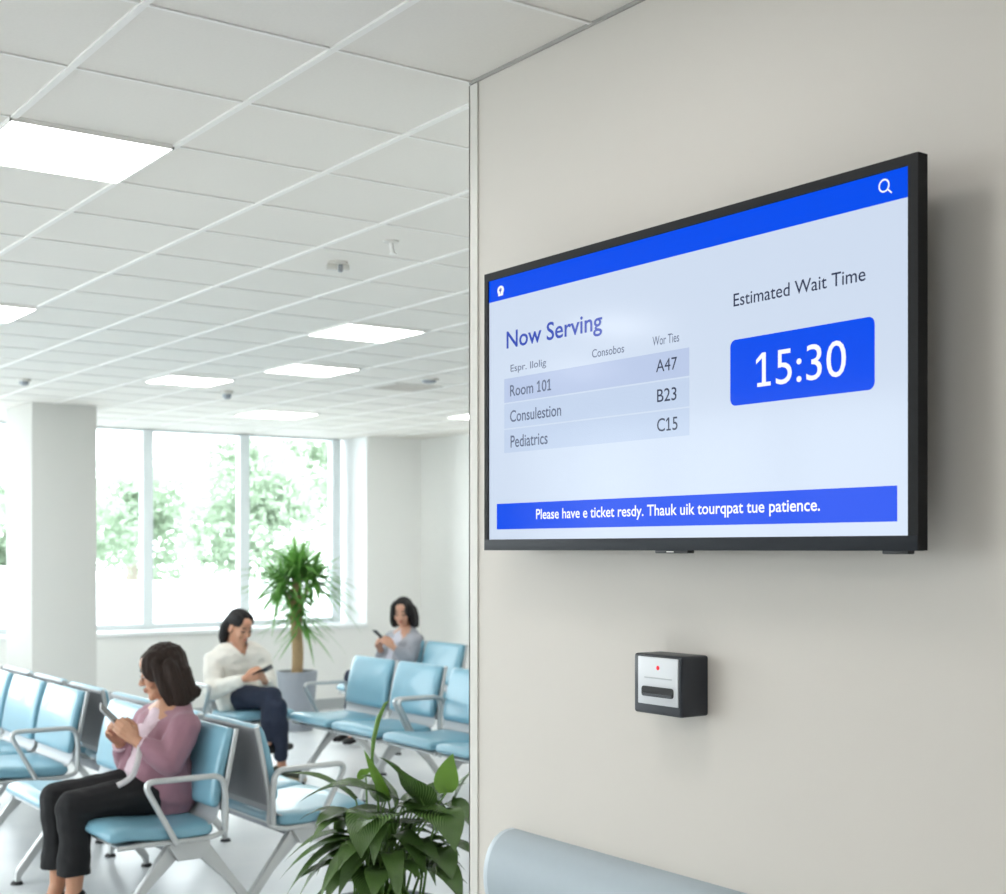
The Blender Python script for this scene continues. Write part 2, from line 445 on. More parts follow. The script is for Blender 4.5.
# ------------------------------------------------------------------ wall display
TVX = 1.80
def scr(px, py): return at_x(px, py, TVX)
yl, yr = scr(484.3, 400).y, scr(918, 400).y
zt = scr(918, 151.5).z; zb = scr(918, 550.5).z
tv = empty('wall_display', (WX, (yl + yr) / 2, (zt + zb) / 2))
OX, OY, OZ = tv.location
def L(p): return Vector((p[0] - OX, p[1] - OY, p[2] - OZ))
def tvbox(name, m, x0, x1, y0, y1, z0, z1, bev=0): return boxo(name, m, tv, x0 - OX, x1 - OX, y0 - OY, y1 - OY, z0 - OZ, z1 - OZ, bev)
BZ = zt - at_x(908.5, 166, TVX + .004).z; BL = zb and (at_x(910, 535.5, TVX + .004).z - zb); BW = yl - at_x(489.3, 400, TVX + .004).y
bm = bmesh.new()
RB = at_x(909.4, 400, TVX + .004).y - yr
def b2(x0, x1, y0, y1, z0, z1): box(bm, x0 - OX, x1 - OX, y0 - OY, y1 - OY, z0 - OZ, z1 - OZ)
b2(TVX, TVX + .024, yr, yl, zt - BZ, zt); b2(TVX, TVX + .024, yr, yr + RB, zb, zt - BZ); b2(TVX, TVX + .024, yl - BW, yl, zb, zt - BZ)
from_bm('bezel', bm, M['bezel'], tv)
tvbox('lower_bezel', M['bezel_low'], TVX - .001, TVX + .018, yr + .0005, yl - .0005, zb - .0005, zb + BL, .0008)
tvbox('back_cover', M['black'], TVX + .012, TVX + .05, yr + .03, yl - .03, zb + .015, zt - .02, .01)
tvbox('wall_bracket', M['black'], TVX + .045, WX - .0005, OY - .2, OY + .2, OZ - .18, OZ + .18, .004)
SXY = (yr + RB, yl - BW, zb + BL, zt - BZ)
M['scr_bg'] = screen('screen_pale_blue', srgb(214, 228, 248), .92)
M['scr_blue'] = screen('screen_blue', srgb(0, 80, 246), .95)
M['scr_blue'].node_tree.nodes['Principled BSDF'].inputs['Specular IOR Level'].default_value = 0.08
M['scr_row1'] = screen('screen_row', srgb(190, 206, 238), .92)
M['scr_row2'] = screen('screen_row_pale', srgb(199, 216, 242), .92)
M['scr_white'] = screen('screen_white', srgb(250, 252, 255), 1.0)
M['scr_ink'] = screen('screen_ink', srgb(44, 54, 84), .9)
M['scr_grey'] = screen('screen_grey_ink', srgb(96, 108, 138), .9)
M['scr_head'] = screen('screen_heading_blue', srgb(44, 76, 190), .9)
tvbox('screen', M['scr_bg'], TVX + .004, TVX + .014, SXY[0], SXY[1], SXY[2], SXY[3])
SX = TVX + .004
def quad_part(name, m, pts, d=.0006, parent=None):
    """flat piece on the screen from y,z corners"""
    bm = bmesh.new(); vs = [bm.verts.new((SX - d - OX, y - OY, z - OZ)) for y, z in pts]
    bm.faces.new(vs)
    me = bpy.data.meshes.new(name); bm.to_mesh(me); bm.free()
    o = link(name, me, m, tv)
    return o
def rect(y0, y1, z0, z1): return [(y0, z0), (y1, z0), (y1, z1), (y0, z1)][::-1]
def sp(px, py): v = at_x(px, py, SX); return v.y, v.z
zh = .5 * (sp(492, 297)[1] + sp(908, 205)[1])
quad_part('header_bar', M['scr_blue'], rect(SXY[0], SXY[1], zh, SXY[3]))
bl, br = sp(497, 520)[0], sp(897.5, 500)[0]
quad_part('message_banner', M['scr_blue'], rect(br, bl, sp(897, 521.5)[1], sp(897, 485.5)[1]))
tl, tr_ = sp(504.5, 400)[0], sp(689.5, 400)[0]
zr = [sp(689.5, v)[1] for v in (346.5, 376.5, 407, 436)]
gap = .0016
for i in range(3): quad_part('table_row', M['scr_row1' if i == 0 else 'scr_row2'], rect(tr_, tl, zr[i + 1] + gap, zr[i] - gap))
def rrect(y0, y1, z0, z1, r):
    pts = []
    for cx, cy, a0 in ((y1 - r, z1 - r, 0), (y0 + r, z1 - r, 90), (y0 + r, z0 + r, 180), (y1 - r, z0 + r, 270)):
        for i in range(7):
            a = math.radians(a0 + i * 15); pts.append((cx + r * math.cos(a), cy + r * math.sin(a)))
    return pts[::-1]
wl_, wr_ = sp(730.5, 380)[0], sp(875, 350)[0]
quad_part('wait_time_box', M['scr_blue'], rrect(wr_, wl_, .5 * (sp(731, 407)[1] + sp(875, 388.5)[1]), .5 * (sp(731, 340.5)[1] + sp(875, 316)[1]), .013))
DG = bpy.context.evaluated_depsgraph_get
def raw_text(txt, weight):
    cu = bpy.data.curves.new('t', 'FONT'); cu.body = txt; cu.resolution_u = 4; cu.offset = weight
    o = bpy.data.objects.new('t', cu); COL.objects.link(o)
    dg = DG(); dg.update()
    me = bpy.data.meshes.new_from_object(o.evaluated_get(dg))
    bpy.data.objects.remove(o); bpy.data.curves.remove(cu)
    return me
def text_mesh(txt, weight=0.0):
    """lettering; the plain 1 of the typeface gets the flag and foot the display's 1 has"""
    me = raw_text(txt, weight)
    if '1' in txt:
        one = raw_text('1', weight); ox = [v.co.x for v in one.vertices]; oy = [v.co.y for v in one.vertices]; st = max(ox) - min(ox); h = max(oy); lo = min(oy)
        b = bmesh.new(); b.from_mesh(me)
        for i, ch in enumerate(txt):
            if ch != '1': continue
            pm = raw_text(txt[:i + 1], weight); xr = max(v.co.x for v in pm.vertices); xl = xr - st; bpy.data.meshes.remove(pm)
            for q in ([(xl, h), (xl - .15, h - .13), (xl - .15, h - .13 - st * .9), (xl, h - st * 1.15)], [(xl - .12, lo), (xl, lo), (xl, lo + st * .82), (xl - .12, lo + st * .82)], [(xr, lo), (xr + .12, lo), (xr + .12, lo + st * .82), (xr, lo + st * .82)]):
                b.faces.new([b.verts.new((x, y, 0)) for x, y in q])
        b.to_mesh(me); b.free(); bpy.data.meshes.remove(one)
    return me
def text_part(name, txt, m, px0, px1, py_top_right, py_bot_right, weight=0.0, d=.0012, ref=None):
    """fit the text's own bounds to the place measured on the display (heights read at the right end)"""
    me = text_mesh(txt, weight)
    xs = [v.co.x for v in me.vertices]; ys_ = [v.co.y for v in me.vertices]
    y0, y1 = sp(px0, 400)[0], sp(px1, 400)[0]
    zt_, zb_ = sp(ref or px1, py_top_right)[1], sp(ref or px1, py_bot_right)[1]
    sx = (y0 - y1) / (max(xs) - min(xs)); sz = (zt_ - zb_) / (max(ys_) - min(ys_))
    for v in me.vertices:
        a, b = v.co.x - min(xs), v.co.y - min(ys_)
        v.co = Vector((SX - d - OX, y0 - a * sx - OY, zb_ + b * sz - OZ))
    me.name = name
    return link(name, me, m, tv)
text_part('heading_text', 'Now Serving', M['scr_head'], 507, 602.5, 310.5, 335.5, .012)
text_part('column_text', 'Espr. Ilolig', M['scr_grey'], 511, 546.5, 358.5, 368)
text_part('column_text', 'Consobos', M['scr_grey'], 592.5, 624.5, 343.8, 352.3)
text_part('column_text', 'Wor Ties', M['scr_grey'], 653, 679.5, 332, 341.5)
text_part('row_text', 'Room 101', M['scr_grey'], 510.5, 551.5, 378.5, 390.3, .008)
text_part('row_text', 'Consulestion', M['scr_grey'], 510.5, 561.5, 403.5, 415.8, .008)
text_part('row_text', 'Pediatrics', M['scr_grey'], 511, 548, 431.5, 444, .008)
text_part('number_text', 'A47', M['scr_ink'], 656.5, 677.5, 356.5, 369.3)
text_part('number_text', 'B23', M['scr_ink'], 657.5, 677, 386.7, 400, .004)
text_part('number_text', 'C15', M['scr_ink'], 657.5, 678, 416.3, 429.8, .004)
text_part('heading_text', 'Estimated Wait Time', M['scr_ink'], 734, 866, 266.3, 280.6, .004)
text_part('time_text', '15:30', M['scr_white'], 756.5, 846.5, 339, 376)
text_part('banner_text', 'Please have e ticket resdy. Thauk uik tourqpat tue patience.', M['scr_white'], 536.5, 820.5, 498, 515, .012)
# magnifier icon and the round white badge with its small mark
def ring(name, m, c, r0, r1, a0=0, a1=360, n=32, d=.0012, sy=1.0, extra=()):
    bm = bmesh.new(); A = []; B = []
    for i in range(n + 1):
        a = math.radians(a0 + (a1 - a0) * i / n)
        A.append(bm.verts.new((SX - d - OX, c[0] - r0 * math.cos(a) - OY, c[1] + r0 * sy * math.sin(a) - OZ)))
        B.append(bm.verts.new((SX - d - OX, c[0] - r1 * math.cos(a) - OY, c[1] + r1 * sy * math.sin(a) - OZ)))
    for i in range(n): bm.faces.new((A[i], A[i + 1], B[i + 1], B[i]))
    for q in extra: bm.faces.new([bm.verts.new((SX - d - OX, c[0] - a - OY, c[1] + b - OZ)) for a, b in q])
    me = bpy.data.meshes.new(name); bm.to_mesh(me); bm.free(); return link(name, me, m, tv)
c = sp(884.5, 185.8); R = .0112
ring('search_icon', M['scr_white'], c, R * .74, R, extra=[[(R * .62, -R * .78), (R * .78, -R * .62), (R * 1.45, -R * 1.2), (R * 1.3, -R * 1.4)]])
c = sp(501, 290.3)
ring('badge_icon', M['scr_white'], c, 0.0001, .0128, sy=.8, d=.001, extra=[[(-.0095, 0), (.0095, 0), (.0095, -.0125), (-.0095, -.0125)]])
ring('badge_mark', M['scr_head'], (c[0], c[1] + .0015), .0022, .0048, 150, 400, d=.0016, extra=[[(-.0015, -.009), (.0012, -.009), (.0012, .004), (-.0015, .004)]])
# small sensor window and speaker foot under the lower edge
p0, p1 = scr(654, 551), scr(687, 551)
tvbox('sensor_window', M['black'], TVX + .002, TVX + .02, p1.y, p0.y, zb - .006, zb + .001, .002)
tvbox('sensor_light', M['tbar'], TVX + .001, TVX + .004, scr(673, 551).y, scr(666, 551).y, zb - .004, zb - .002)
p0, p1 = scr(881, 551), scr(907, 551)
tvbox('speaker_foot', M['black'], TVX + .002, TVX + .02, p1.y, p0.y, zb - .006, zb + .001, .002)
tag(tv, 'large black framed wall display showing Now Serving and the wait time 15:30', 'display')

# ------------------------------------------------------------------ ticket dispenser
DXF = 1.834
y1, y0 = at_x(633.6, 685, DXF).y, at_x(681.5, 685, DXF).y
z1, z0 = at_x(681.5, 657, DXF).z, at_x(681.5, 718.5, DXF).z
td = empty('ticket_dispenser', (WX, (y0 + y1) / 2, (z0 + z1) / 2)); W2, H2 = (y1 - y0) / 2, (z1 - z0) / 2
boxo('housing', M['disp_black'], td, DXF - WX, .003, -W2, W2, -H2, H2, .006, 3)
xf = DXF - WX
pl0, pl1 = W2 - at_x(0, 0, DXF).y * 0, 0
fy1 = at_x(638.6, 690, DXF).y - td.location.y; fy0 = at_x(678.6, 690, DXF).y - td.location.y
fz1 = at_x(678.6, 659.5, DXF).z - td.location.z; fz0 = at_x(678.6, 708, DXF).z - td.location.z
boxo('face_plate', M['disp_face'], td, xf - .002, xf + .004, fy0, fy1, fz0, fz1, .0015)
def dpt(px, py): v = at_x(px, py, DXF - .002); return v.y - td.location.y, v.z - td.location.z
sa, sb = dpt(642, 691.5), dpt(673.5, 691)
cz = dpt(658, 692.5)[1]
def slot_piece(name, m, x0, x1, y0, y1, z0, z1, r):
    bm = bmesh.new(); pts = rrect(y0, y1, z0, z1, r)
    A = [bm.verts.new((x0, p[0], p[1])) for p in pts]; Bq = [bm.verts.new((x1, p[0], p[1])) for p in pts]
    bm.faces.new(A); bm.faces.new(Bq[::-1])
    for j in range(len(A)): bm.faces.new((A[j], Bq[j], Bq[(j + 1) % len(A)], A[(j + 1) % len(A)]))
    return from_bm(name, bm, m, td)
slot_piece('ticket_slot', M['slot'], xf - .0035, xf + .003, sb[0], sa[0], cz - .0095, cz + .0105, .006)
slot_piece('slot_lip', M['disp_black'], xf - .0055, xf, sb[0] + .003, sa[0] - .003, cz - .0085, cz - .0035, .0024)
c = dpt(657.8, 668)
bm = bmesh.new(); bmesh.ops.create_uvsphere(bm, u_segments=16, v_segments=10, radius=.0045)
for v in bm.verts: v.co = Vector((xf - .002 + v.co.x * .4, c[0] + v.co.y, c[1] + v.co.z))
from_bm('indicator_light', bm, screen('red_led', (1.0, .03, .05, 1), .95, .4), td, smooth=True)
a, b_ = dpt(644.5, 677), dpt(672, 680)
# the faint line of lettering is too small to read: a fine ruled line
boxo('printed_line', M['skirt'], td, xf - .0026, xf - .001, b_[0], a[0], (a[1] + b_[1]) / 2 - .0012, (a[1] + b_[1]) / 2 + .0012)
tag(td, 'small black ticket dispenser with silver face and red light on wall below the display', 'ticket dispenser')

# ------------------------------------------------------------------ handrail
HE = 2.63; hz, hh, hd = .838, .104, .082
hr = empty('handrail', (WX, 0, hz))
def dprof(k=1.0, n=18):
    return [(-(hd * k) * math.cos(math.radians(-90 + 180 * i / n)) ** .8 if 0 < i < n else 0, hh * k * math.sin(math.radians(-90 + 180 * i / n))) for i in range(n + 1)]
bm = bmesh.new(); prism_y(bm, dprof(), YN + .02, HE - .02); from_bm('rail_cover', bm, M['rail'], hr, smooth=True, angle=40)
bm = bmesh.new(); rings = []
for yy_, kk in ((HE - .02, 1.0), (HE - .006, 1.0), (HE - .001, .97), (HE, .93)):
    rings.append([bm.verts.new((p[0], yy_, p[1])) for p in dprof(kk)])
for a, b in zip(rings, rings[1:]):
    n = len(a)
    for j in range(n): bm.faces.new((a[j], a[(j + 1) % n], b[(j + 1) % n], b[j]))
bm.faces.new(rings[0]); bm.faces.new(rings[-1])
from_bm('end_cap', bm, M['rail_cap'], hr, smooth=True, angle=40)
tag(hr, 'blue grey rounded handrail running low along the warm grey wall', 'handrail')

# ------------------------------------------------------------------ waiting benches
def bench(loc, rz, seats, arms, supports, label, backs=True, hx=-.225):
    r = empty('waiting_bench', loc, rz)
    ya, yb = seats[0][0], seats[-1][1]
    for i, (a, b) in enumerate(seats):
        slab('seat', [(-.565, .428), (-.545, .446), (-.48, .449), (-.36, .437), (-.24, .432), (-.125, .438)], a, b, .062, M['vinyl'], r, rnd=.035, crown=.006)
        sh = [(-.535, .402), (-.4, .408), (-.22, .402), (-.14, .408)]
        slab('seat_shell', sh, a + .012, b - .012, .014, M['alu'], r, rnd=.012, n=34)
        if backs:
            slab('back_shell', [(-.086, .505), (-.074, .56), (-.047, .71), (-.024, .838)], a + .012, b - .012, .02, M['back_grey'], r, rnd=.014, n=24)
            slab('backrest', [(-.116, .52), (-.106, .585), (-.084, .70), (-.056, .795), (-.036, .845)], a + .01, b - .01, .056, M['vinyl'], r, rnd=.03, crown=.0)
            slab('lumbar_plate', [(-.155, .455), (-.125, .466), (-.108, .5), (-.1, .545)], a + .008, b - .008, .007, M['plate'], r, rnd=.01, n=14)
            for s in (a + .004, b - .004):
                tube('side_frame', [(-.54, s, .402), (-.4, s, .405), (-.15, s, .4), (-.078, s, .42), (-.088, s, .53), (-.062, s, .665), (-.026, s, .845)], .011, M['alu'], r, ry=.009, fil=.09, n=10)
    for y in arms:
        tube('armrest', [(-.3, y, .4), (-.445, y, .662), (-.1, y, .66), (-.086, y, .56), (-.09, y, .43)], .0125, M['alu'], r, ry=.017, fil=.055, n=12)
    bm = bmesh.new(); box(bm, hx - .047, hx + .047, min(supports) - .01, max(supports) + .01, .325, .39, .008)
    from_bm('beam', bm, M['alu_dark'], r, smooth=True, angle=35)
    for y in supports:
        t = .017
        bm = bmesh.new()
        prism_y(bm, [(hx - .07, .41), (hx + .07, .41), (hx + .092, .38), (hx + .05, .315), (hx - .05, .315), (hx - .092, .38)], y - .04, y + .04, .008)
        from_bm('leg_hub', bm, M['alu'], r, smooth=True, angle=35)
        for s in (-1, 1):
            bm = bmesh.new()
            P_ = [(hx + s * .02, .395), (hx + s * .086, .386), (hx + s * .2, .228), (hx + s * .318, .078), (hx + s * .33, .055), (hx + s * .33, .014), (hx + s * .308, .014), (hx + s * .304, .05), (hx + s * .172, .207), (hx + s * .045, .322)]
            if s > 0: P_ = P_[::-1]
            prism_y(bm, P_, y - t, y + t, .007)
            lg = from_bm('leg', bm, M['alu'], r, smooth=True, angle=35)
            bm = bmesh.new(); bmesh.ops.create_cone(bm, cap_ends=True, segments=20, radius1=.03, radius2=.024, depth=.014, matrix=Matrix.Translation((hx + s * .322, y, .007)))
            from_bm('foot_pad', bm, M['foot'], lg, smooth=True, angle=40)
    tag(r, label, 'waiting bench', 'pale blue beam benches')
    return r
BX = 2.475
bench((BX, 5.34, 0), 0, [(0, .60), (.86, 1.45)], [-.022], [.06, 1.34], 'pale blue bench the woman in mauve cardigan sits on, nearest the camera at left')
bench((BX + .035, 7.12, 0), PI, [(0.0, .59), (.61, 1.19), (1.21, 1.79)], [1.812], [.12, 1.7], 'pale blue bench showing its grey back behind the mauve cardigan, armrest beside the leafy plant', hx=-.31)
bench((BX, 7.2, 0), 0, [(0, .6), (.65, 1.25), (1.3, 1.9)], [-.022], [.16, 1.7], 'pale blue bench facing left at the left picture edge, one armrest showing')
bench((BX + .035, 9.12, 0), PI, [(0, .6), (.65, 1.25), (1.3, 1.9)], [], [.3, 1.7], 'grey-backed bench seen from behind at left of the phone-holding hands')
bench((4.87, 7.37, 0), 0, [(.02, .575), (.625, 1.18)], [0.0, 1.2], [.2, 1.03], 'pale blue empty bench in front of grey planter, both its armrests showing')
bench((4.87, 6.09, 0), 0, [(.02, .6), (.645, 1.2)], [1.225], [.2, .75], 'pale blue empty bench cut off by the wall corner, behind the leafy plant')
bench((6.105, 8.97, 0), 0, [(.0, .56), (.6, 1.16)], [], [.2, 1.0], 'pale blue bench at the back that the woman in grey sits on')
# bench of the woman in white, facing the camera side
bench((4.42, 9.225, 0), PI / 2, [(0, .45)], [], [.225], 'pale blue single bench seat under the woman in the white shirt')
bench((3.83, 9.225, 0), PI / 2, [(0, .46)], [-.0], [.23], 'backless pale blue bench with armrest left of the woman in white', backs=False)

# ------------------------------------------------------------------ people: one continuous skin per body
class Blob:
    def __init__(s): s.bm = bmesh.new()
    def _hull(s, pts):
        vs = [s.bm.verts.new(p) for p in pts]
        r = bmesh.ops.convex_hull(s.bm, input=vs)
        junk = [g for g in r['geom_interior'] if isinstance(g, bmesh.types.BMVert)] + [g for g in r['geom_unused'] if isinstance(g, bmesh.types.BMVert)]
        if junk: bmesh.ops.delete(s.bm, geom=list(set(junk)), context='VERTS')
    SPH = [Vector((math.sin(PI * i / 7) * math.cos(2 * PI * j / 12), math.sin(PI * i / 7) * math.sin(2 * PI * j / 12), math.cos(PI * i / 7))) for i in range(1, 7) for j in range(12)] + [Vector((0, 0, 1)), Vector((0, 0, -1))]
    def cap(s, p0, r0, p1, r1):
        p0, p1 = Vector(p0), Vector(p1)
        s._hull([p0 + v * r0 for v in s.SPH] + [p1 + v * r1 for v in s.SPH]); return s
    def chain(s, pts, rs):
        for i in range(len(pts) - 1): s.cap(pts[i], rs[i], pts[i + 1], rs[i + 1])
        return s
    def ell(s, c, r, R=None):
        c = Vector(c); R = R or Matrix.Identity(3)
        s._hull([c + R @ Vector((v.x * r[0], v.y * r[1], v.z * r[2])) for v in s.SPH]); return s
    def hull(s, balls):
        s._hull([Vector(p) + v * r for p, r in balls for v in s.SPH]); return s
    def build(s, name, voxel, iters, materials, parent, cut=None, paint=None, fold=0.0, fs=11.0):
        me = bpy.data.meshes.new('tmp'); s.bm.to_mesh(me); s.bm.free()
        o = bpy.data.objects.new('tmp', me); COL.objects.link(o)
        md = o.modifiers.new('r', 'REMESH'); md.mode = 'VOXEL'; md.voxel_size = voxel
        sm = o.modifiers.new('s', 'SMOOTH'); sm.factor = 0.5; sm.iterations = iters
        dg = DG(); dg.update()
        me2 = bpy.data.meshes.new_from_object(o.evaluated_get(dg))
        bpy.data.objects.remove(o); bpy.data.meshes.remove(me)
        me2.name = name; me2.materials.clear()
        if cut:
            b = bmesh.new(); b.from_mesh(me2)
            bmesh.ops.delete(b, geom=[f for f in b.faces if cut(f.calc_center_median())], context='FACES')
            b.to_mesh(me2); b.free()
        if fold:
            for v in me2.vertices:
                q = v.co * fs
                g = mnoise.noise(Vector((q.x, q.y, q.z * 1.6))) + .5 * mnoise.noise(q * 2.3)
                v.co += v.normal * g * fold
        off = parent.location if parent else Vector((0, 0, 0))
        if paint:
            idx = [paint(p.center) for p in me2.polygons]
        for v in me2.vertices: v.co -= off
        ob = link(name, me2, materials, parent, smooth=True)
        if paint:
            for p, i in zip(me2.polygons, idx): p.material_index = i
        return ob

def frame(fwd, up):
    f = Vector(fwd).normalized(); u = Vector(up); u = (u - f * u.dot(f)).normalized(); l = u.cross(f)
    return Matrix((f, l, u)).transposed()      # columns: forward, left, up

def add_head(B, c, R, k=1.0):
    T = lambda x, y, z: c + R @ Vector((x * k, y * k, z * k))
    e = lambda p, r: B.ell(T(*p), [q * k for q in r], R)
    e((-.014, 0, .036), (.092, .074, .084)); e((.026, 0, -.018), (.058, .058, .086)); e((.03, 0, -.072), (.05, .045, .04))
    e((.066, 0, -.098), (.017, .02, .016)); e((.07, 0, .022), (.018, .046, .014)); e((.058, 0, .05), (.03, .052, .035))
    B.cap(T(.083, 0, .006), .007 * k, T(.1, 0, -.03), .0105 * k)
    for s in (1, -1):
        e((.09, .011 * s, -.034), (.01, .008, .007)); e((.056, .036 * s, -.03), (.026, .022, .028)); e((-.008, .075 * s, -.012), (.02, .009, .031))
        e((.073, .031 * s, .0), (.011, .015, .009))
    e((.085, 0, -.057), (.012, .021, .006)); e((.083, 0, -.068), (.012, .018, .006))
    B.cap(T(-.025, 0, -.05), .052 * k, T(-.04, 0, -.12), .05 * k)
    return T

def add_hand(B, w, d, s, n, curl=(0.5, .7, .5), thumb=(.5, .4), k=1.0):
    """w wrist, d towards the fingertips, s towards the thumb side, n palm normal"""
    d, s, n = Vector(d).normalized(), Vector(s), Vector(n)
    s = (s - d * s.dot(d)).normalized(); n2 = d.cross(s); n = n2 if n2.dot(n) > 0 else -n2
    ks = [(.028, .078, 1.0), (.0095, .083, 1.08), (-.0095, .08, 1.0), (-.0275, .072, .8)]
    B.cap(w, .023 * k, w + d * .035 * k, .02 * k)
    for sx, ln, fl in ks:
        kn = w + d * ln * k + s * sx * k
        B.cap(w + d * .02 * k + s * sx * .55 * k, .0145 * k, kn, .0105 * k)
        p, th = kn, 0.0
        for seg, (l, r0, r1) in enumerate(((.04, .0095, .0085), (.026, .0085, .0078), (.02, .0078, .0065))):
            th += curl[seg]
            q = p + (d * math.cos(th) + n * math.sin(th)) * l * fl * k
            B.cap(p, r0 * k, q, r1 * k); p = q
    a = w + d * .028 * k + s * .022 * k
    t1 = a + (d * .7 + s * .6 + n * thumb[0]).normalized() * .042 * k
    t2 = t1 + (d * .9 + s * .1 + n * thumb[1]).normalized() * .034 * k
    t3 = t2 + (d * 1.0 - s * .1 + n * thumb[1]).normalized() * .024 * k
    B.chain([a, t1, t2, t3], [.0145 * k, .0115 * k, .0095 * k, .0075 * k])

def skin_mats(tone):
    return [mat('skin', srgb(*tone), .5, noise=.05, scale=30, sss=.15), mat('lips', srgb(int(tone[0] * .9), int(tone[1] * .74), int(tone[2] * .74)), .4)]
M['brow'] = mat('dark_brow', srgb(36, 28, 25), .6)
M['navy'] = mat('navy_cloth', srgb(38, 46, 66), .85, noise=.12, scale=60, bump=.1)
M['black_cloth'] = mat('black_cloth', srgb(22, 22, 25), .85, noise=.15, scale=60, bump=.1)
M['mauve'] = mat('mauve_knit', srgb(158, 116, 130), .9, noise=.06, scale=200, bump=.15, sheen=.2)
M['blouse'] = mat('pale_pink_print', srgb(214, 192, 202), .85, noise=.16, scale=70)
M['cream'] = mat('cream_shirt', srgb(236, 231, 222), .85, noise=.03, scale=80, bump=.1)
M['grey_knit'] = mat('grey_knit', srgb(160, 162, 170), .9, noise=.08, scale=160, bump=.15)
M['pale_top'] = mat('pale_lilac_top', srgb(206, 206, 218), .85, noise=.04, scale=80)
M['shoe'] = mat('black_leather', srgb(24, 23, 24), .35)
M['olive'] = mat('olive_shoe', srgb(62, 66, 50), .6)
M['sole'] = mat('tan_sole', srgb(196, 176, 140), .7)
M['strap'] = mat('white_strap', srgb(226, 219, 220), .7)
def hair_mat(name, c):
    return mat(name, srgb(*c), .6, noise=.5, scale=26, bump=.6, stretch=(4, 4, .5), spec=.25)
M['hair_brown'] = hair_mat('dark_brown_hair', (46, 34, 29))
M['hair_black'] = hair_mat('black_hair', (30, 27, 28))

def face_details(root, T, R, k=1.0, heavy=False):
    """brows and the lowered lash lines as fine dark parts"""
    off = root.location
    for s in (1, -1):
        tube('eyebrow', [T(.077, .047 * s, .02) - off, T(.0855, .032 * s, .028) - off, T(.089, .014 * s, .024) - off], (.0034 if heavy else .0026) * k, M['brow'], root, n=6, up=Vector((0, 0, 1)))
        tube('eyelash', [T(.074, .047 * s, -.001) - off, T(.0845, .033 * s, -.0045) - off, T(.081, .018 * s, -.001) - off], (.0042 if heavy else .0024) * k, M['brow'], root, n=6, up=Vector((0, 0, 1)))

def phone(loc, R, label, col):
    """R columns: long axis, width axis, screen normal"""
    r = empty('smartphone', loc); r.rotation_euler = R.to_euler()
    boxo('phone_case', col, r, -.072, .072, -.036, .036, -.0045, .003, .004, 3)
    boxo('phone_screen', mat('phone_glass', srgb(20, 22, 28), .1), r, -.068, .068, -.033, .033, .0028, .0036)
    bm = bmesh.new(); box(bm, .045, .066, .008, .03, -.0062, -.0044, .001)
    from_bm('phone_camera', bm, M['black'], r)
    tag(r, label, 'smartphone', 'phones in hand')
    return r

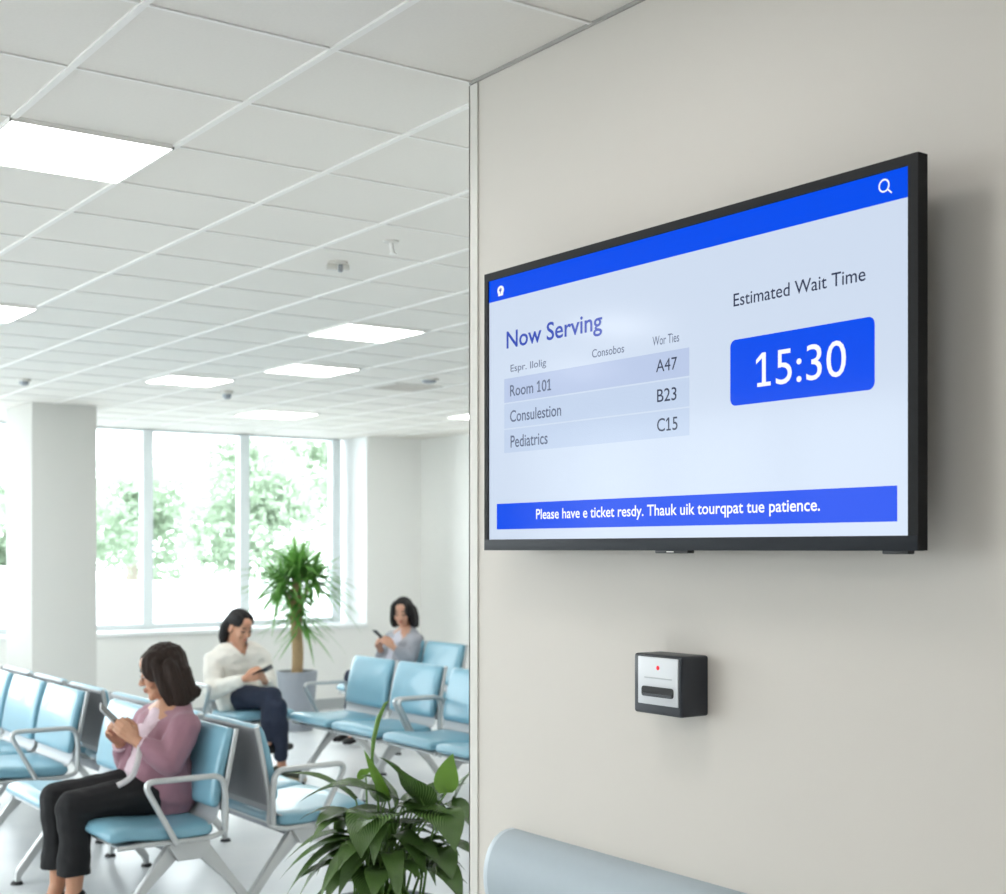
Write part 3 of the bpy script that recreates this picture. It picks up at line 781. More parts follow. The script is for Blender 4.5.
def sitter(name_label, off, tone, hair, top_m, inner_m, legs_m, shoe_m, headdir, headpos, hair_fn, vox, cuff_in=.0, strap=False, detail=True, dz=0.0):
    """woman seated facing -x, bent over her phone"""
    O = Vector(off)
    root = empty('person', (O.x + 2.24, O.y + 5.72, 0))
    V = lambda x, y, z: O + Vector((x, y, z))
    hN, hF = V(2.28, 5.655, .562), V(2.28, 5.815, .562)
    kN, kF = V(1.855, 5.655, .53), V(1.835, 5.805, .545)
    aN, aF = V(1.875, 5.69, .175), V(1.845, 5.805, .185)
    pel, wai, che, nb = V(2.285, 5.735, .575), V(2.255, 5.735, .685), V(2.29, 5.74, .80), V(2.32, 5.745, .915)
    shN, shF = V(2.315, 5.575, .838), V(2.29, 5.905, .84)
    elN, elF = V(2.225, 5.525, .705), V(2.19, 5.91, .67)
    wrN, wrF = V(2.112, 5.60, .79), V(2.115, 5.815, .765)
    hc = O + Vector(headpos); R = frame(headdir, (0, 0, 1) if True else 0)
    B = Blob()
    T = add_head(B, hc, R)
    nk = T(-.04, 0, -.11)
    B.cap(nk, .05, nb, .056)
    B.hull([(hN, .085), (hF, .085), (pel, .1)]); B.hull([(pel + Vector((0, .06, 0)), .09), (pel - Vector((0, .06, 0)), .09), (wai + Vector((0, .05, 0)), .085), (wai - Vector((0, .05, 0)), .085)])
    B.hull([(wai + Vector((0, .05, 0)), .085), (wai - Vector((0, .05, 0)), .085), (che + Vector((0, .07, 0)), .09), (che - Vector((0, .07, 0)), .09)])
    B.hull([(che + Vector((0, .07, 0)), .09), (che - Vector((0, .07, 0)), .09), (nb, .055), (shN, .05), (shF, .05)])
    for h, kk, a, fo in ((hN, kN, aN, -1), (hF, kF, aF, 1)):
        B.chain([h, h.lerp(kk, .5) + Vector((0, 0, .0)), kk, kk.lerp(a, .35) + Vector((.02, 0, 0)), a], [.082, .072, .054, .05, .034])
        B.chain([a, a + Vector((-.02, 0, -.06)), a + Vector((-.11, 0, -.115)), a + Vector((-.15, 0, -.128))], [.034, .034, .026, .018])
    for s, e, w in ((shN, elN, wrN), (shF, elF, wrF)):
        B.chain([s, s.lerp(e, .5), e, e.lerp(w, .35), w], [.05, .043, .037, .036, .025])
    # hands meeting round the phone
    dN = V(2.04, 5.65, .875) - wrN; dF = V(2.03, 5.765, .87) - wrF
    add_hand(B, wrN, dN, Vector((.7, -.1, .6)), Vector((-.25, 1, -.1)), (.5, .95, .7), (.75, .5))
    add_hand(B, wrF, dF, Vector((.7, .1, .6)), Vector((-.25, -1, -.1)), (.5, .95, .7), (.75, .5))
    lipc = T(.094, 0, -.062)
    body = B.build('body', vox, 4, skin_mats(tone), root, paint=lambda p: 1 if (p - lipc).length < .018 and abs((R.transposed() @ (p - lipc)).z) < .009 else 0)
    if detail: face_details(root, T, R, heavy=vox > .006)
    # trousers
    B = Blob()
    B.hull([(hN, .098), (hF, .098), (pel, .115)]).hull([(pel, .115), (wai - Vector((0, 0, .03)), .1)])
    for h, kk, a, s in ((hN, kN, aN, -1), (hF, kF, aF, 1)):
        hem = kk.lerp(a, .80) + Vector((.0, 0, 0))
        B.chain([h, h.lerp(kk, .5), kk, kk.lerp(hem, .5) + Vector((.012, 0, 0))], [.098, .085, .07, .066])
        c0 = kk.lerp(hem, .5) + Vector((.012, 0, 0))
        B._hull([c0 + v * .066 for v in B.SPH] + [hem + Vector((.07 * math.cos(t), .062 * math.sin(t), zz)) for t in [i * PI / 8 for i in range(16)] for zz in (0.0, .04)])
    B.build('trousers', vox * 1.3, 4, legs_m, root, fold=.006)
    # inner top and open cardigan over it
    B = Blob()
    f = Vector((-.034, 0, 0))
    g = Vector((-.018, 0, 0))
    B.hull([(wai + Vector((0, .05, -.06)) + f, .098), (wai + Vector((0, -.05, -.06)) + f, .098), (che + Vector((0, .06, -.02)) + g, .092), (che - Vector((0, .06, .02)) + g, .092)])
    B.hull([(che + Vector((0, .06, -.02)) + g, .092), (che - Vector((0, .06, .02)) + g, .092), (nb + Vector((-.005, 0, -.02)), .062), (shN - Vector((0, -.05, .0)), .05), (shF - Vector((0, .05, 0)), .05)])
    B.build('top', vox * 1.3, 4, inner_m, root, fold=.006, fs=16)
    B = Blob(); b = Vector((.002, 0, 0))
    w2 = wai + Vector((0.025, 0, -.135))
    for sg in (1, -1):
        y = Vector((0, .075 * sg, 0))
        B.hull([(w2 + y * 1.12 + b, .118), (w2 + b, .118), (wai + y + b, .108), (wai + b * 1.4, .106)])
        B.hull([(wai + y + b, .103), (wai + b * 1.4, .1), (che + y + b, .102), (che + b * 1.4, .098)])
        B.hull([(wai + y + b, .108), (w2 + y * 1.12 + b, .118), (wai + Vector((-.075, .085 * sg, -.075)), .07), (wai + Vector((-.03, .085 * sg, .03)), .09)])
        B.hull([(che + y + b, .102), (wai + y + b, .1), (che + Vector((-.01, .09 * sg, -.02)), .085)])
    B.hull([(che + Vector((0, .075, 0)) + b, .102), (che - Vector((0, .075, 0)) + b, .102), (shN, .064), (shF, .064), (nb + Vector((.03, 0, -.015)), .06)])
    for s, e, w in ((shN, elN, wrN), (shF, elF, wrF)):
        d = (w - e).normalized()
        B.chain([s, s.lerp(e, .5), e, e.lerp(w, .4), w - d * .045], [.07, .068, .063, .056, .04])
    yc = che.y
    def open_front(p):
        lo = yc - .075 if p.z < che.z else yc - .075 - .05 * min(1, (p.z - che.z) / .1)
        return p.x < che.x - .035 and lo < p.y < yc + .03 and p.z > wai.z - .13
    B.build('cardigan', vox * 1.3, 5, top_m, root, cut=open_front, fold=.007)
    for w, e in ((wrN, elN), (wrF, elF)):
        d = (w - e).normalized(); c0 = w - d * .05 - root.location
        tube('cuff', [c0, c0 + d * .015, c0 + d * .032], .0375, inner_m if strap else top_m, root, n=20, up=Vector((0, 1, .2)))
    if strap:
        q = [V(2.115, 5.565, .775), V(2.10, 5.55, .72), V(2.085, 5.565, .655), V(2.06, 5.585, .628), V(2.03, 5.60, .612)]
        tube('strap', [p - root.location for p in q], .013, M['strap'], root, ry=.004, fil=.03, n=10, up=Vector((0, 1, 0)))
    # heeled shoes
    for a in (aN, aF):
        B = Blob(); B.chain([a + Vector((.012, 0, -.03 if a is aN else -.07)), a + Vector((-.05, 0, -.1)), a + Vector((-.12, 0, -.13)), a + Vector((-.17, 0, -.138))], [.043, .038, .033, .02])
        B.cap(a + Vector((.03, 0, -.07)), .02, a + Vector((.03, 0, -.152)), .011)
        B.build('shoe', .006, 3, shoe_m, root)
    hair_fn(T, R, root, vox)
    tag(root, name_label, 'person')
    return root, T, V

def bob(T, R, root, vox, material, length=-.122, flick=True, rnd=True):
    B = Blob()
    e = lambda p, r: B.ell(T(*p), r, R)
    e((-.02, 0, .042), (.1, .086, .088))
    e((-.04, 0, .0), (.08, .092, .1))
    for s in (1, -1):
        e((.028, .058 * s, .035), (.062, .03, .07))
        B.chain([T(.022, .07 * s, .05), T(.016, .083 * s, -.02), T(.006, .086 * s, -.08), T(-.004, .08 * s, length)], [.03, .028, .03, .026])
        B.chain([T(-.03, .075 * s, .02), T(-.04, .09 * s, -.05), T(-.045, .09 * s, length - .012)], [.04, .038, .034])
    B.hull([(T(-.08, .05, -.02), .042), (T(-.08, -.05, -.02), .042), (T(-.085, .05, length + .01), .042), (T(-.085, -.05, length + .01), .042)])
    B.hull([(T(-.05, .075, -.04), .035), (T(-.05, -.075, -.04), .035), (T(-.06, .07, length), .04), (T(-.06, -.07, length), .04)])
    if flick:
        for y in (-.07, -.03, .02, .06):
            B.chain([T(-.09, y, length + .03), T(-.112, y, length - .0), T(-.138, y * 1.1, length + .012)], [.034, .022, .008])
    o = B.build('hair', vox, 5, material, root, cut=None)
    # strand grooves
    import mathutils
    for v in o.data.vertices:
        q = R.transposed() @ (v.co + root.location - T(0, 0, 0))
        g = math.sin(q.x * 210 + q.y * 160 + 3 * math.sin(q.z * 22)) * .5 + math.sin(q.x * 120 - q.y * 240 + 2) * .5
        v.co += v.normal * g * .0022
    return o

w1, T1, V1 = sitter('woman with dark brown bob in mauve cardigan looking down at phone',
    (0, 0, 0), (196, 146, 118), None, M['mauve'], M['blouse'], M['black_cloth'], M['shoe'],
    (-.93, .3, -.22), (2.285, 5.755, 1.062), lambda T, R, root, vox: bob(T, R, root, vox, M['hair_brown']), .0048, strap=True)
# thin spectacles
def glasses(root, T):
    off = root.location
    bm = bmesh.new()
    for s in (1, -1):
        c = [T(.094, (.031 + .02 * math.cos(a)) * s, -.004 + .015 * math.sin(a)) - off for a in [i * PI / 10 for i in range(21)]]
        sweep(bm, c, .0009, n=6, up=Vector((0, 0, 1)))
        sweep(bm, [T(.093, .05 * s, .0) - off, T(.03, .074 * s, .002) - off], .0009, n=6)
    sweep(bm, [T(.095, .011, 0) - off, T(.098, 0, .003) - off, T(.095, -.011, 0) - off], .0009, n=6)
    from_bm('glasses', bm, M['alu'], root, smooth=True)
glasses(w1, T1)
ax = Vector((-.70, .02, .71)).normalized(); nn = Vector((.7, -.5, .7)); nn = (nn - ax * nn.dot(ax)).normalized(); wd = nn.cross(ax)
phone(Vector((2.043, 5.706, .886)), Matrix((ax, wd, nn)).transposed(), 'silver phone held up by the woman in the mauve cardigan', M['disp_face'])

w3, T3, V3 = sitter('woman with black bob in grey cardigan seated on bench by the far wall',
    (3.72, 4.09, 0.0), (206, 158, 134), None, M['grey_knit'], M['pale_top'], M['navy'], M['shoe'],
    (-.72, -.66, -.2), (2.29, 5.745, 1.07), lambda T, R, root, vox: bob(T, R, root, vox, M['hair_black'], length=-.1, flick=False), .008)
ax = Vector((-.74, .0, .67)).normalized(); wd = Vector((0, -1, 0)); nn = ax.cross(wd)
phone(V3(2.043, 5.706, .886), Matrix((ax, wd, nn)).transposed(), 'dark phone held by the woman in grey cardigan', M['black'])

# woman in white, facing the camera side with crossed legs
def woman_white():
    root = empty('person', (4.2, 8.95, 0))
    Y = lambda px, py, y: at_y(px, py, y)
    hL, hR = Vector((4.10, 9.0, .545)), Vector((4.28, 9.0, .545))
    pel, wai, che = Vector((4.19, 9.02, .57)), Vector((4.17, 9.02, .70)), Vector((4.14, 8.99, .84))
    nb = Y(240, 651, 8.96)
    shL, shR = Y(213.5, 661, 9.0), Y(261.5, 658, 8.98)
    elL, elR = Y(212.5, 691, 8.92), Y(268, 688, 8.88)
    wrL, wrR = Y(244, 679, 8.66), Y(265, 682, 8.66)
    # top leg crosses over: from the picture-left hip to the knee at the right
    kT = Y(272, 697, 8.56); kU = Y(277, 707, 8.52)
    aT = Y(267, 741, 8.60); aU = Y(281.5, 761, 8.62)
    hc = Y(240, 627.5, 8.95)
    R = frame((.2, -.9, -.3), (0, 0, 1))
    B = Blob(); T = add_head(B, hc, R)
    B.cap(T(-.04, 0, -.11), .048, nb, .056)
    x = Vector((1, 0, 0))
    B.hull([(hL, .085), (hR, .085), (pel, .1)]).hull([(pel + x * .06, .09), (pel - x * .06, .09), (wai + x * .05, .082), (wai - x * .05, .082)])
    B.hull([(wai + x * .05, .082), (wai - x * .05, .082), (che + x * .07, .085), (che - x * .07, .085)])
    B.hull([(che + x * .07, .085), (che - x * .07, .085), (nb, .055), (shL, .05), (shR, .05)])
    for h, k_, a, fd in ((hL, kT, aT, Vector((.15, .05, -.0))), (hR, kU, aU, Vector((.07, -.08, -.04)))):
        B.chain([h, h.lerp(k_, .5), k_, k_.lerp(a, .35), a], [.08, .07, .053, .05, .034])
        B.chain([a, a + Vector((0, 0, -.05)), a + fd + Vector((0, 0, -.055)), a + fd * 1.4 + Vector((0, 0, -.06))], [.034, .034, .025, .018])
    for s, e_, w in ((shL, elL, wrL), (shR, elR, wrR)):
        B.chain([s, s.lerp(e_, .5), e_, e_.lerp(w, .35), w], [.05, .043, .037, .036, .025])
    pc = Y(263, 671, 8.6)
    add_hand(B, wrL, Y(258, 675, 8.6) - wrL, Vector((0, -.1, 1)), Vector((.3, .9, .3)), (.4, .8, .6), (.4, .3))
    add_hand(B, wrR, Y(261, 674, 8.6) - wrR, Vector((-.2, -.1, 1)), Vector((-.6, -.3, .3)), (.4, .8, .6), (.4, .3))
    lipc = T(.094, 0, -.062)
    B.build('body', .0075, 4, skin_mats((205, 152, 124)), root, paint=lambda p: 1 if (p - lipc).length < .021 and abs((R.transposed() @ (p - lipc)).z) < .012 else 0)
    face_details(root, T, R, heavy=True)
    B = Blob()
    B.hull([(hL, .095), (hR, .095), (pel, .11)])
    for h, k_, a in ((hL, kT, aT), (hR, kU, aU)):
        hem = k_.lerp(a, .88)
        B.chain([h, h.lerp(k_, .5), k_, k_.lerp(hem, .5), hem], [.096, .084, .07, .066, .052])
    B.build('trousers', .009, 4, M['navy'], root, fold=.006)
    B = Blob()
    lo = pel + Vector((-.02, -.02, -.01))
    lo = lo - Vector((0, 0, .02)); B.hull([(lo + x * .085, .118), (lo - x * .085, .118), (wai + x * .07, .108), (wai - x * .07, .108)])
    B.hull([(wai + x * .07, .108), (wai - x * .07, .108), (che + x * .09, .108), (che - x * .09, .108)])
    B.hull([(che + x * .09, .108), (che - x * .09, .108), (nb + Vector((0, .01, -.02)), .064), (shL, .068), (shR, .068)])
    for s, e_, w in ((shL, elL, wrL), (shR, elR, wrR)):
        d = (w - e_).normalized()
        B.chain([s, s.lerp(e_, .5), e_, e_.lerp(w, .4), w - d * .03], [.07, .07, .066, .056, .042])
    vb = Y(242, 657.5, 8.9)
    def vcut(p):
        return p.y < 8.965 and p.z > vb.z and abs(p.x - vb.x) < (p.z - vb.z) * .62
    B.build('shirt', .0075, 5, M['cream'], root, cut=vcut, fold=.009, fs=12)
    off = root.location
    for s in (-1, 1):
        tube('collar', [vb + Vector((0, .0, -.01)) - off, vb + Vector((s * .038, .03, .055)) - off, nb + Vector((s * .055, .02, .02)) - off, nb + Vector((s * .035, .07, .035)) - off], .017, M['cream'], root, ry=.006, fil=.03, n=10, up=Vector((0, 1, .5)))
    for a, fd, lab in ((aU, Vector((.0, -.12, -.04)), 1), (aT, Vector((.15, .05, -.0)), 0)):
        if lab:
            b0 = Vector((a.x, a.y, 0))
            B = Blob(); B.chain([b0 + Vector((-.02, .02, .062)), b0 + Vector((.035, -.04, .055)), b0 + Vector((.1, -.11, .042))], [.044, .044, .034]); sh = B.build('shoe', .007, 3, M['olive'], root)
            B = Blob(); B.hull([(b0 + Vector((-.03, .03, .014)), .016), (b0 + Vector((.02, -.06, .014)), .016), (b0 + Vector((.07, -.02, .014)), .016), (b0 + Vector((.115, -.125, .014)), .016)])
            so = B.build('sole', .006, 1, M['sole'], root)
        else:
            B = Blob(); B.chain([a + Vector((0, 0, -.05)), a + fd * .7 + Vector((0, 0, -.06)), a + fd * 1.4 + Vector((0, 0, -.062))], [.042, .036, .026]); B.build('shoe', .007, 3, M['shoe'], root)
    # black hair gathered behind
    B = Blob(); e = lambda p, r: B.ell(T(*p), r, R)
    e((-.026, 0, .048), (.098, .083, .086)); e((-.05, 0, .01), (.075, .078, .08))
    for s in (1, -1): e((.0, .045 * s, .062), (.075, .036, .054))
    B.chain([T(-.06, -.03, .03), T(-.075, -.06, -.02), T(-.075, -.07, -.09), T(-.06, -.068, -.15)], [.055, .046, .038, .018])
    h = B.build('hair', .007, 5, M['hair_black'], root)
    tag(root, 'woman in cream shirt with tied black hair and crossed navy legs using phone', 'person')
    ax = Vector((.75, -.35, .42)).normalized(); wd = Vector((-.3, -.5, .3)); wd = (wd - ax * wd.dot(ax)).normalized()
    phone(pc, Matrix((ax, wd, ax.cross(wd))).transposed(), 'black phone held by the woman in the cream shirt', M['black'])
woman_white()

# ------------------------------------------------------------------ plants
def leaf(bm, uvl, pts, width, nseg=9, shape='lance', fold=.25, side=None, nrm=None):
    """blade along a quadratic curve pts=(base, mid, tip)"""
    a, b, c = [Vector(p) for p in pts]; rows = []
    for i in range(nseg + 1):
        t = i / nseg
        p = a * (1 - t) ** 2 + b * 2 * t * (1 - t) + c * t * t
        d = ((b - a) * (1 - t) + (c - b) * t).normalized()
        s = side.copy() if side is not None else d.cross(Vector((0, 0, 1)))
        s = s - d * s.dot(d)
        if s.length < 1e-3: s = d.cross(Vector((0, 1, 0)))
        s.normalize(); up = s.cross(d)
        if shape == 'lance': w = width * (math.sin(PI * min(1, t * .92 + .08) ** .75) ** .9) * (1 - t * .18)
        else: w = width * (min(1, t * 5 + .45)) * (1 - t ** 2.2)
        w = max(w, .0006)
        wav = math.sin(t * 11 + a.x * 40) * .06 * w
        row = [bm.verts.new(p - s * w + up * (fold * w + wav)), bm.verts.new(p - s * w * .5 + up * fold * w * .35), bm.verts.new(p), bm.verts.new(p + s * w * .5 + up * fold * w * .35), bm.verts.new(p + s * w + up * (fold * w - wav))]
        rows.append((row, t))
    for (r0, t0), (r1, t1) in zip(rows, rows[1:]):
        for j in range(4):
            f = bm.faces.new((r0[j], r0[j + 1], r1[j + 1], r1[j])); f.smooth = True
            for lp, (tt, vv) in zip(f.loops, ((t0, j / 4), (t0, (j + 1) / 4), (t1, (j + 1) / 4), (t1, j / 4))): lp[uvl].uv = (tt, vv)

def peace_lily():
    c = Vector((2.20, 3.72, 0)); r = empty('peace_lily', c)
    lathe('planter', [(.002, .002), (.15, .002), (.155, .01), (.2, .46), (.2, .485), (.185, .485), (.183, .45), (.002, .45)], M['pot_grey'], r)
    lathe('soil', [(.002, .44), (.182, .44), (.18, .462), (.002, .468)], M['soil'], r)
    core = Vector((0, 0, .46))
    def Pp(px, py, dd=0.0):
        d = ray(px, py); t = (c.x * sY + c.y * cY + dd)   # forward distance
        return Vector((0, 0, CAMZ)) + d * t - c
    bm = bmesh.new(); uvl = bm.loops.layers.uv.new('UVMap'); sm = bmesh.new()
    bl = bmesh.new(); uvb = bl.loops.layers.uv.new('UVMap')
    def put(base, mid, tip, w, light=False, dd=(0, 0, 0), fold=.22, side=None, stem=True, shape='lance'):
        A, Bm, Cc = Pp(*base, dd[0]), Pp(*mid, dd[1]), Pp(*tip, dd[2])
        leaf(bl if light else bm, uvb if light else uvl, (A, Bm, Cc), w * (1.0 if light else 1.22), shape=shape, fold=fold, side=side)
        if stem:
            root_ = core + Vector((random.uniform(-.09, .09), random.uniform(-.09, .09), 0))
            m = root_.lerp(A, .55) + Vector((0, 0, .05))
            sweep(sm, [root_, m, A, A.lerp(Bm, .3)], .004, n=6, radii=[1.2, 1, .8, .4])
    vw = Vector((cY, -sY, 0))     # picture-right direction in plan
    put((446, 793), (445, 775), (453, 753.5), .042, True, (0, 0, .02), fold=.1, side=vw)                 # broad pale upright leaf
    put((388, 798), (376, 775), (364, 750), .018, True, (0, -.03, -.03), fold=.5, side=vw)
    put((424, 805), (412, 782), (381, 758), .062, False, (0, -.06, -.1), fold=.2)
    put((424, 806), (404, 768), (378, 757), .05, False, (.05, .0, 0))
    put((386, 800), (345, 770), (298, 803), .055, False, (0, -.05, -.02))
    put((356, 800), (320, 770), (286, 774), .035, False, (.05, .05, .05))
    put((352, 812), (330, 812), (315, 826), .046, False, (0, -.06, -.08))
    put((392, 816), (360, 802), (361, 858), .075, False, (0, -.18, -.2), fold=.12)                        # big drooping blade facing us
    put((396, 814), (352, 806), (314, 828), .05, False, (0, -.05, -.05))
    put((422, 812), (450, 806), (455, 852), .068, False, (0, -.16, -.18), fold=.12)
    put((440, 806), (462, 796), (476, 845), .055, False, (.05, -.02, 0))
    put((452, 808), (462, 780), (474, 770), .045, False, (.1, .1, .1))
    put((436, 803), (448, 790), (466, 783), .04, False, (.05, .05, .05))
    put((398, 800), (372, 790), (342, 783), .055, False, (0, -.02, 0))
    put((396, 810), (388, 775), (360, 776), .05, False, (.1, .1, .1))
    put((412, 812), (430, 795), (440, 780), .05, False, (.1, .15, .2))
    put((404, 808), (418, 788), (432, 798), .05, False, (.05, .05, .05))
    put((366, 776), (362, 772), (361, 769), .028, True, (.15, .15, .15), fold=.1, side=vw)
    put((352, 838), (315, 838), (279, 880), .035, False, (0, -.05, -.05), fold=.2)
    put((350, 842), (318, 846), (286, 896), .03, False, (0, -.08, -.1))
    put((352, 834), (320, 826), (284, 862), .03, False, (.05, .0, 0))
    put((346, 862), (322, 862), (300, 878), .026, False, (0, -.05, -.1))
    put((360, 862), (338, 868), (326, 902), .036, False, (0, -.1, -.15))
    put((384, 866), (365, 872), (368, 905), .06, False, (0, -.15, -.2), fold=.15)
    put((424, 852), (446, 850), (452, 880), .055, False, (0, -.1, -.12))
    put((426, 866), (448, 864), (462, 902), .05, False, (0, -.12, -.16))
    put((440, 846), (460, 838), (478, 860), .04, False, (.05, .02, 0))
    put((380, 838), (352, 832), (330, 852), .05, False, (.05, .05, .05))
    put((360, 880), (330, 880), (306, 908), .04, False, (0, 0, 0))
    rnd = random.Random(5)
    for i in range(48):
        a = rnd.uniform(0, 2 * PI); rr = rnd.uniform(.05, .19); zz = rnd.uniform(.6, .8)
        base = Vector((rr * .6 * math.cos(a), rr * .6 * math.sin(a), zz)); ln = rnd.uniform(.12, .2)
        d = Vector((math.cos(a), math.sin(a), 0))
        mid = base + d * ln * .55 + Vector((0, 0, rnd.uniform(-.0, .07))); tip = base + d * ln * 1.05 + Vector((0, 0, rnd.uniform(-.14, .02)))
        if (c + tip).x * sY + (c + tip).y * cY < 3.75: tip.z -= .04
        leaf(bm, uvl, (base, mid, tip), rnd.uniform(.03, .052), fold=.2)
        g = core + Vector((rnd.uniform(-.1, .1), rnd.uniform(-.1, .1), 0))
        sweep(sm, [g, g.lerp(base, .6) + Vector((0, 0, .02)), base], .0038, n=6)
    from_bm('stems', sm, M['stalk'], r, smooth=True)
    from_bm('foliage', bm, M['lily'], r, smooth=True)
    from_bm('young_leaves', bl, M['lily_light'], r, smooth=True)['label'] = 'paler yellow green upright leaves'
    # closed flower spathe on its tall stalk
    pts = [Pp(372, 758, -.02), Pp(373.5, 740, -.02), Pp(378, 720, -.02), Pp(385, 704, -.02), Pp(389, 700.5, -.02)]
    b = bmesh.new(); sweep(b, [core + Vector((-.02, -.03, 0)), Pp(378, 800, 0)] + pts, .009, n=10, radii=[.45, .45, .5, .8, .9, .55, .15])
    from_bm('flower_bud', b, M['stalk'], r, smooth=True)
    tag(r, 'bushy leafy peace lily with glossy dark leaves in front of the benches', 'potted plant')
peace_lily()

def cane_plant():
    y = 10.95; b = at_y(297, 728.5, y); c = Vector((b.x, y, 0)); r = empty('potted_cane_plant', c)
    lathe('planter', [(.002, .001), (.135, .001), (.14, .01), (.178, .5), (.178, .52), (.163, .52), (.16, .48), (.002, .48)], M['pot_grey'], r)
    lathe('soil', [(.002, .475), (.16, .475), (.158, .492), (.002, .497)], M['soil'], r)
    path = [Vector((.0, 0, .48)), Vector((.01, 0, .7)), Vector((-.012, 0, .95)), Vector((-.005, 0, 1.2)), Vector((0, 0, 1.38))]
    tube('trunk', path, .05, M['trunk'], r, n=14, fil=.1, radii=None)
    bm = bmesh.new(); uvl = bm.loops.layers.uv.new('UVMap'); rnd = random.Random(11)
    def crown(o, n, ln, lo, hi, w):
        for i in range(n):
            a = rnd.uniform(0, 2 * PI); el = math.radians(rnd.uniform(lo, hi)); l = ln * rnd.uniform(.7, 1.1)
            d = Vector((math.cos(a) * math.cos(el), math.sin(a) * math.cos(el), math.sin(el)))
            base = o + Vector((math.cos(a), math.sin(a), 0)) * .025 + Vector((0, 0, rnd.uniform(-.1, .06)))
            mid = base + d * l * .6; tip = base + d * l * .95 + Vector((math.cos(a), math.sin(a), 0)) * l * .12 - Vector((0, 0, l * rnd.uniform(.12, .5)))
            leaf(bm, uvl, (base, mid, tip), w * rnd.uniform(.8, 1.2), 7, 'strap', .3)
    crown(Vector((0, 0, 1.38)), 150, .46, -5, 88, .017)
    crown(Vector((-.14, .02, 1.3)), 80, .40, -35, 65, .016)
    crown(Vector((.15, 0, 1.34)), 95, .44, -35, 60, .016)
    crown(Vector((.03, 0, 1.14)), 50, .30, -30, 60, .015)
    crown(Vector((.05, 0, .96)), 36, .36, -50, 45, .014)
    crown(Vector((-.04, 0, 1.0)), 26, .34, -40, 40, .014)
    from_bm('foliage', bm, M['yucca'], r, smooth=True)
    for dx, z0 in ((-.1, 1.05), (.1, 1.1)):
        tube('branch', [(0, 0, z0), (dx * .7, 0, z0 + .06), (dx, 0, z0 + .17)], .022, M['trunk'], r, fil=.04)
    tag(r, 'tall spiky leaved cane plant in grey round planter by the window', 'potted plant')
cane_plant()

# ------------------------------------------------------------------ outside the windows
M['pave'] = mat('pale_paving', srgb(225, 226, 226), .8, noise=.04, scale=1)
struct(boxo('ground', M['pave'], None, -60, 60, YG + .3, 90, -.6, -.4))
def tree(x, y, h, w, seed, label):
    rnd = random.Random(seed); r = empty('tree', (x, y, -.4))
    tube('trunk', [(0, 0, 0), (.1, 0, h * .3), (0, .1, h * .6)], .16, M['tree_bark'], r, radii=[1.2, .9, .5])
    bm = bmesh.new()
    cl = [(rnd.uniform(-w, w) * .6, rnd.uniform(-w, w) * .5, h * rnd.uniform(.22, .85), rnd.uniform(.3, .5) * w) for _ in range(12)]
    for cx, cy, cz, cr in cl:
        for i in range(420):
            v = Vector((rnd.gauss(0, 1), rnd.gauss(0, 1), rnd.gauss(0, 1))).normalized() * cr * rnd.uniform(.55, 1.05)
            p = Vector((cx, cy, cz)) + v; s = rnd.uniform(.07, .15)
            a = Vector((rnd.gauss(0, 1), rnd.gauss(0, 1), rnd.gauss(0, 1))).normalized(); b = a.orthogonal().normalized()
            a *= s; b *= s * .6
            bm.faces.new([bm.verts.new(p - a), bm.verts.new(p + b), bm.verts.new(p + a), bm.verts.new(p - b)])
    from_bm('crown', bm, M['tree_leaf'], r)
    tag(r, label, 'tree', 'pale trees outside the window')
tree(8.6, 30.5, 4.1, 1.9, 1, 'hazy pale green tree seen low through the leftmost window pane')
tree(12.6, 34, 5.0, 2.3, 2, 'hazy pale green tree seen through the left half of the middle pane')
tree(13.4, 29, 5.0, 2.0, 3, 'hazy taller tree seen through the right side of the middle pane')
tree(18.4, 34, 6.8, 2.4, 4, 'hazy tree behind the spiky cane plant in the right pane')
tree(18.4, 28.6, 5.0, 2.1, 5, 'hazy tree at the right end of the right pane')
# low pale building with grey windows and a small reddish sign
b = empty('low_building', (7.6, 25.6, -.4))
boxo('wall', M['pave'], b, -1.7, 1.25, 0, 2.2, 0, 1.58)
boxo('roof', M['reveal'], b, -1.8, 1.35, -.1, 2.3, 1.58, 1.66)
for x in (-.9, -.1, .6): boxo('window', mat('dull_window', srgb(176, 182, 188), .3), b, x - .22, x + .3, -.02, .02, .25, .7)
boxo('sign', mat('faded_red_sign', srgb(214, 170, 168), .6), b, -.45, .1, -.03, .0, 1.0, 1.3, .01)
tag(b, 'low pale building with grey windows outside the leftmost window pane', 'building')
g = empty('garden_wall', (15, 27.5, -.4))
boxo('wall', M['pave'], g, -6.2, 9, 0, .25, 0, 1.25); boxo('coping', M['reveal'], g, -6.25, 9.05, -.04, .29, 1.25, 1.33)
tag(g, 'low white wall outside in front of the trees', 'wall')

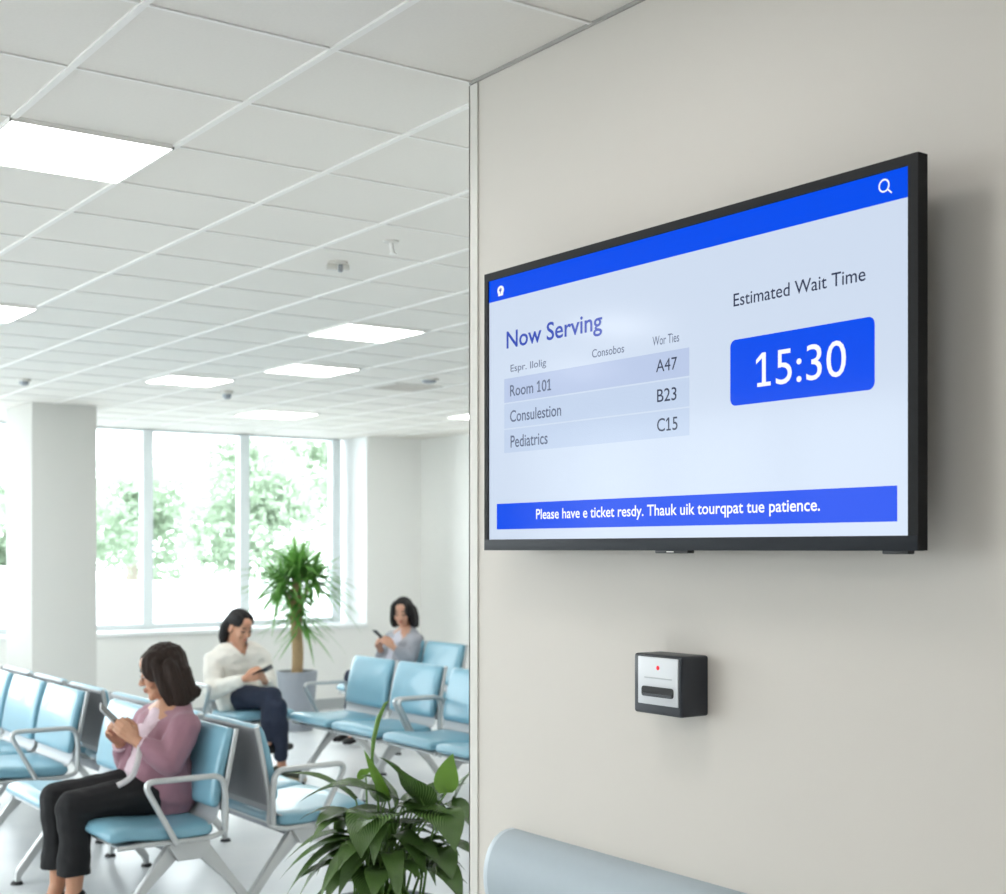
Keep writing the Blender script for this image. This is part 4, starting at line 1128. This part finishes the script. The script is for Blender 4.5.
# ------------------------------------------------------------------ light
w = bpy.data.worlds.new('World'); S.world = w; w.use_nodes = True
nt = w.node_tree; bg = nt.nodes['Background']
tc = nt.nodes.new('ShaderNodeTexCoord'); sep = nt.nodes.new('ShaderNodeSeparateXYZ'); cr = nt.nodes.new('ShaderNodeValToRGB')
nt.links.new(tc.outputs['Generated'], sep.inputs[0]); nt.links.new(sep.outputs['Z'], cr.inputs['Fac'])
cr.color_ramp.elements[0].position = 0.0; cr.color_ramp.elements[0].color = (.93, .97, 1.0, 1)
cr.color_ramp.elements[1].position = 0.8; cr.color_ramp.elements[1].color = (.86, .94, 1.0, 1)
nt.links.new(cr.outputs['Color'], bg.inputs['Color']); bg.inputs['Strength'].default_value = 7.9
def portal(name, loc, rot, sx, sy):
    l = bpy.data.lights.new(name, 'AREA'); l.shape = 'RECTANGLE'; l.size = sx; l.size_y = sy; l.cycles.is_portal = True
    o = bpy.data.objects.new(name, l); COL.objects.link(o); o.location = loc; o.rotation_euler = rot
portal('window_light', ((WL + WR) / 2, YG + .2, (SILL + CEIL) / 2), (math.radians(-90), 0, 0), WR - WL, CEIL - SILL)
portal('unseen_window_light', (XL - .25, 8.0, 1.78), (0, math.radians(-90), 0), 1.95, 6.8)

cam = bpy.data.cameras.new('Camera'); co = bpy.data.objects.new('Camera', cam); COL.objects.link(co)
co.location = (0, 0, CAMZ); co.rotation_euler = (math.radians(90), 0, -YAW)
cam.sensor_width = 36; cam.lens = 36 * FPX / 1006; cam.shift_y = (HZ - 447) / 1006; cam.clip_start = .05
cam.dof.use_dof = True; cam.dof.focus_distance = 2.7; cam.dof.aperture_fstop = 6.3
S.camera = co
S.view_settings.view_transform = 'Standard'; S.view_settings.look = 'None'; S.view_settings.exposure = 0.0
S.cycles.max_bounces = 8; S.cycles.diffuse_bounces = 5; S.cycles.glossy_bounces = 4; S.cycles.transparent_max_bounces = 12
S.cycles.use_denoising = True; S.cycles.sample_clamp_indirect = 6.0; S.cycles.caustics_reflective = False; S.cycles.caustics_refractive = False
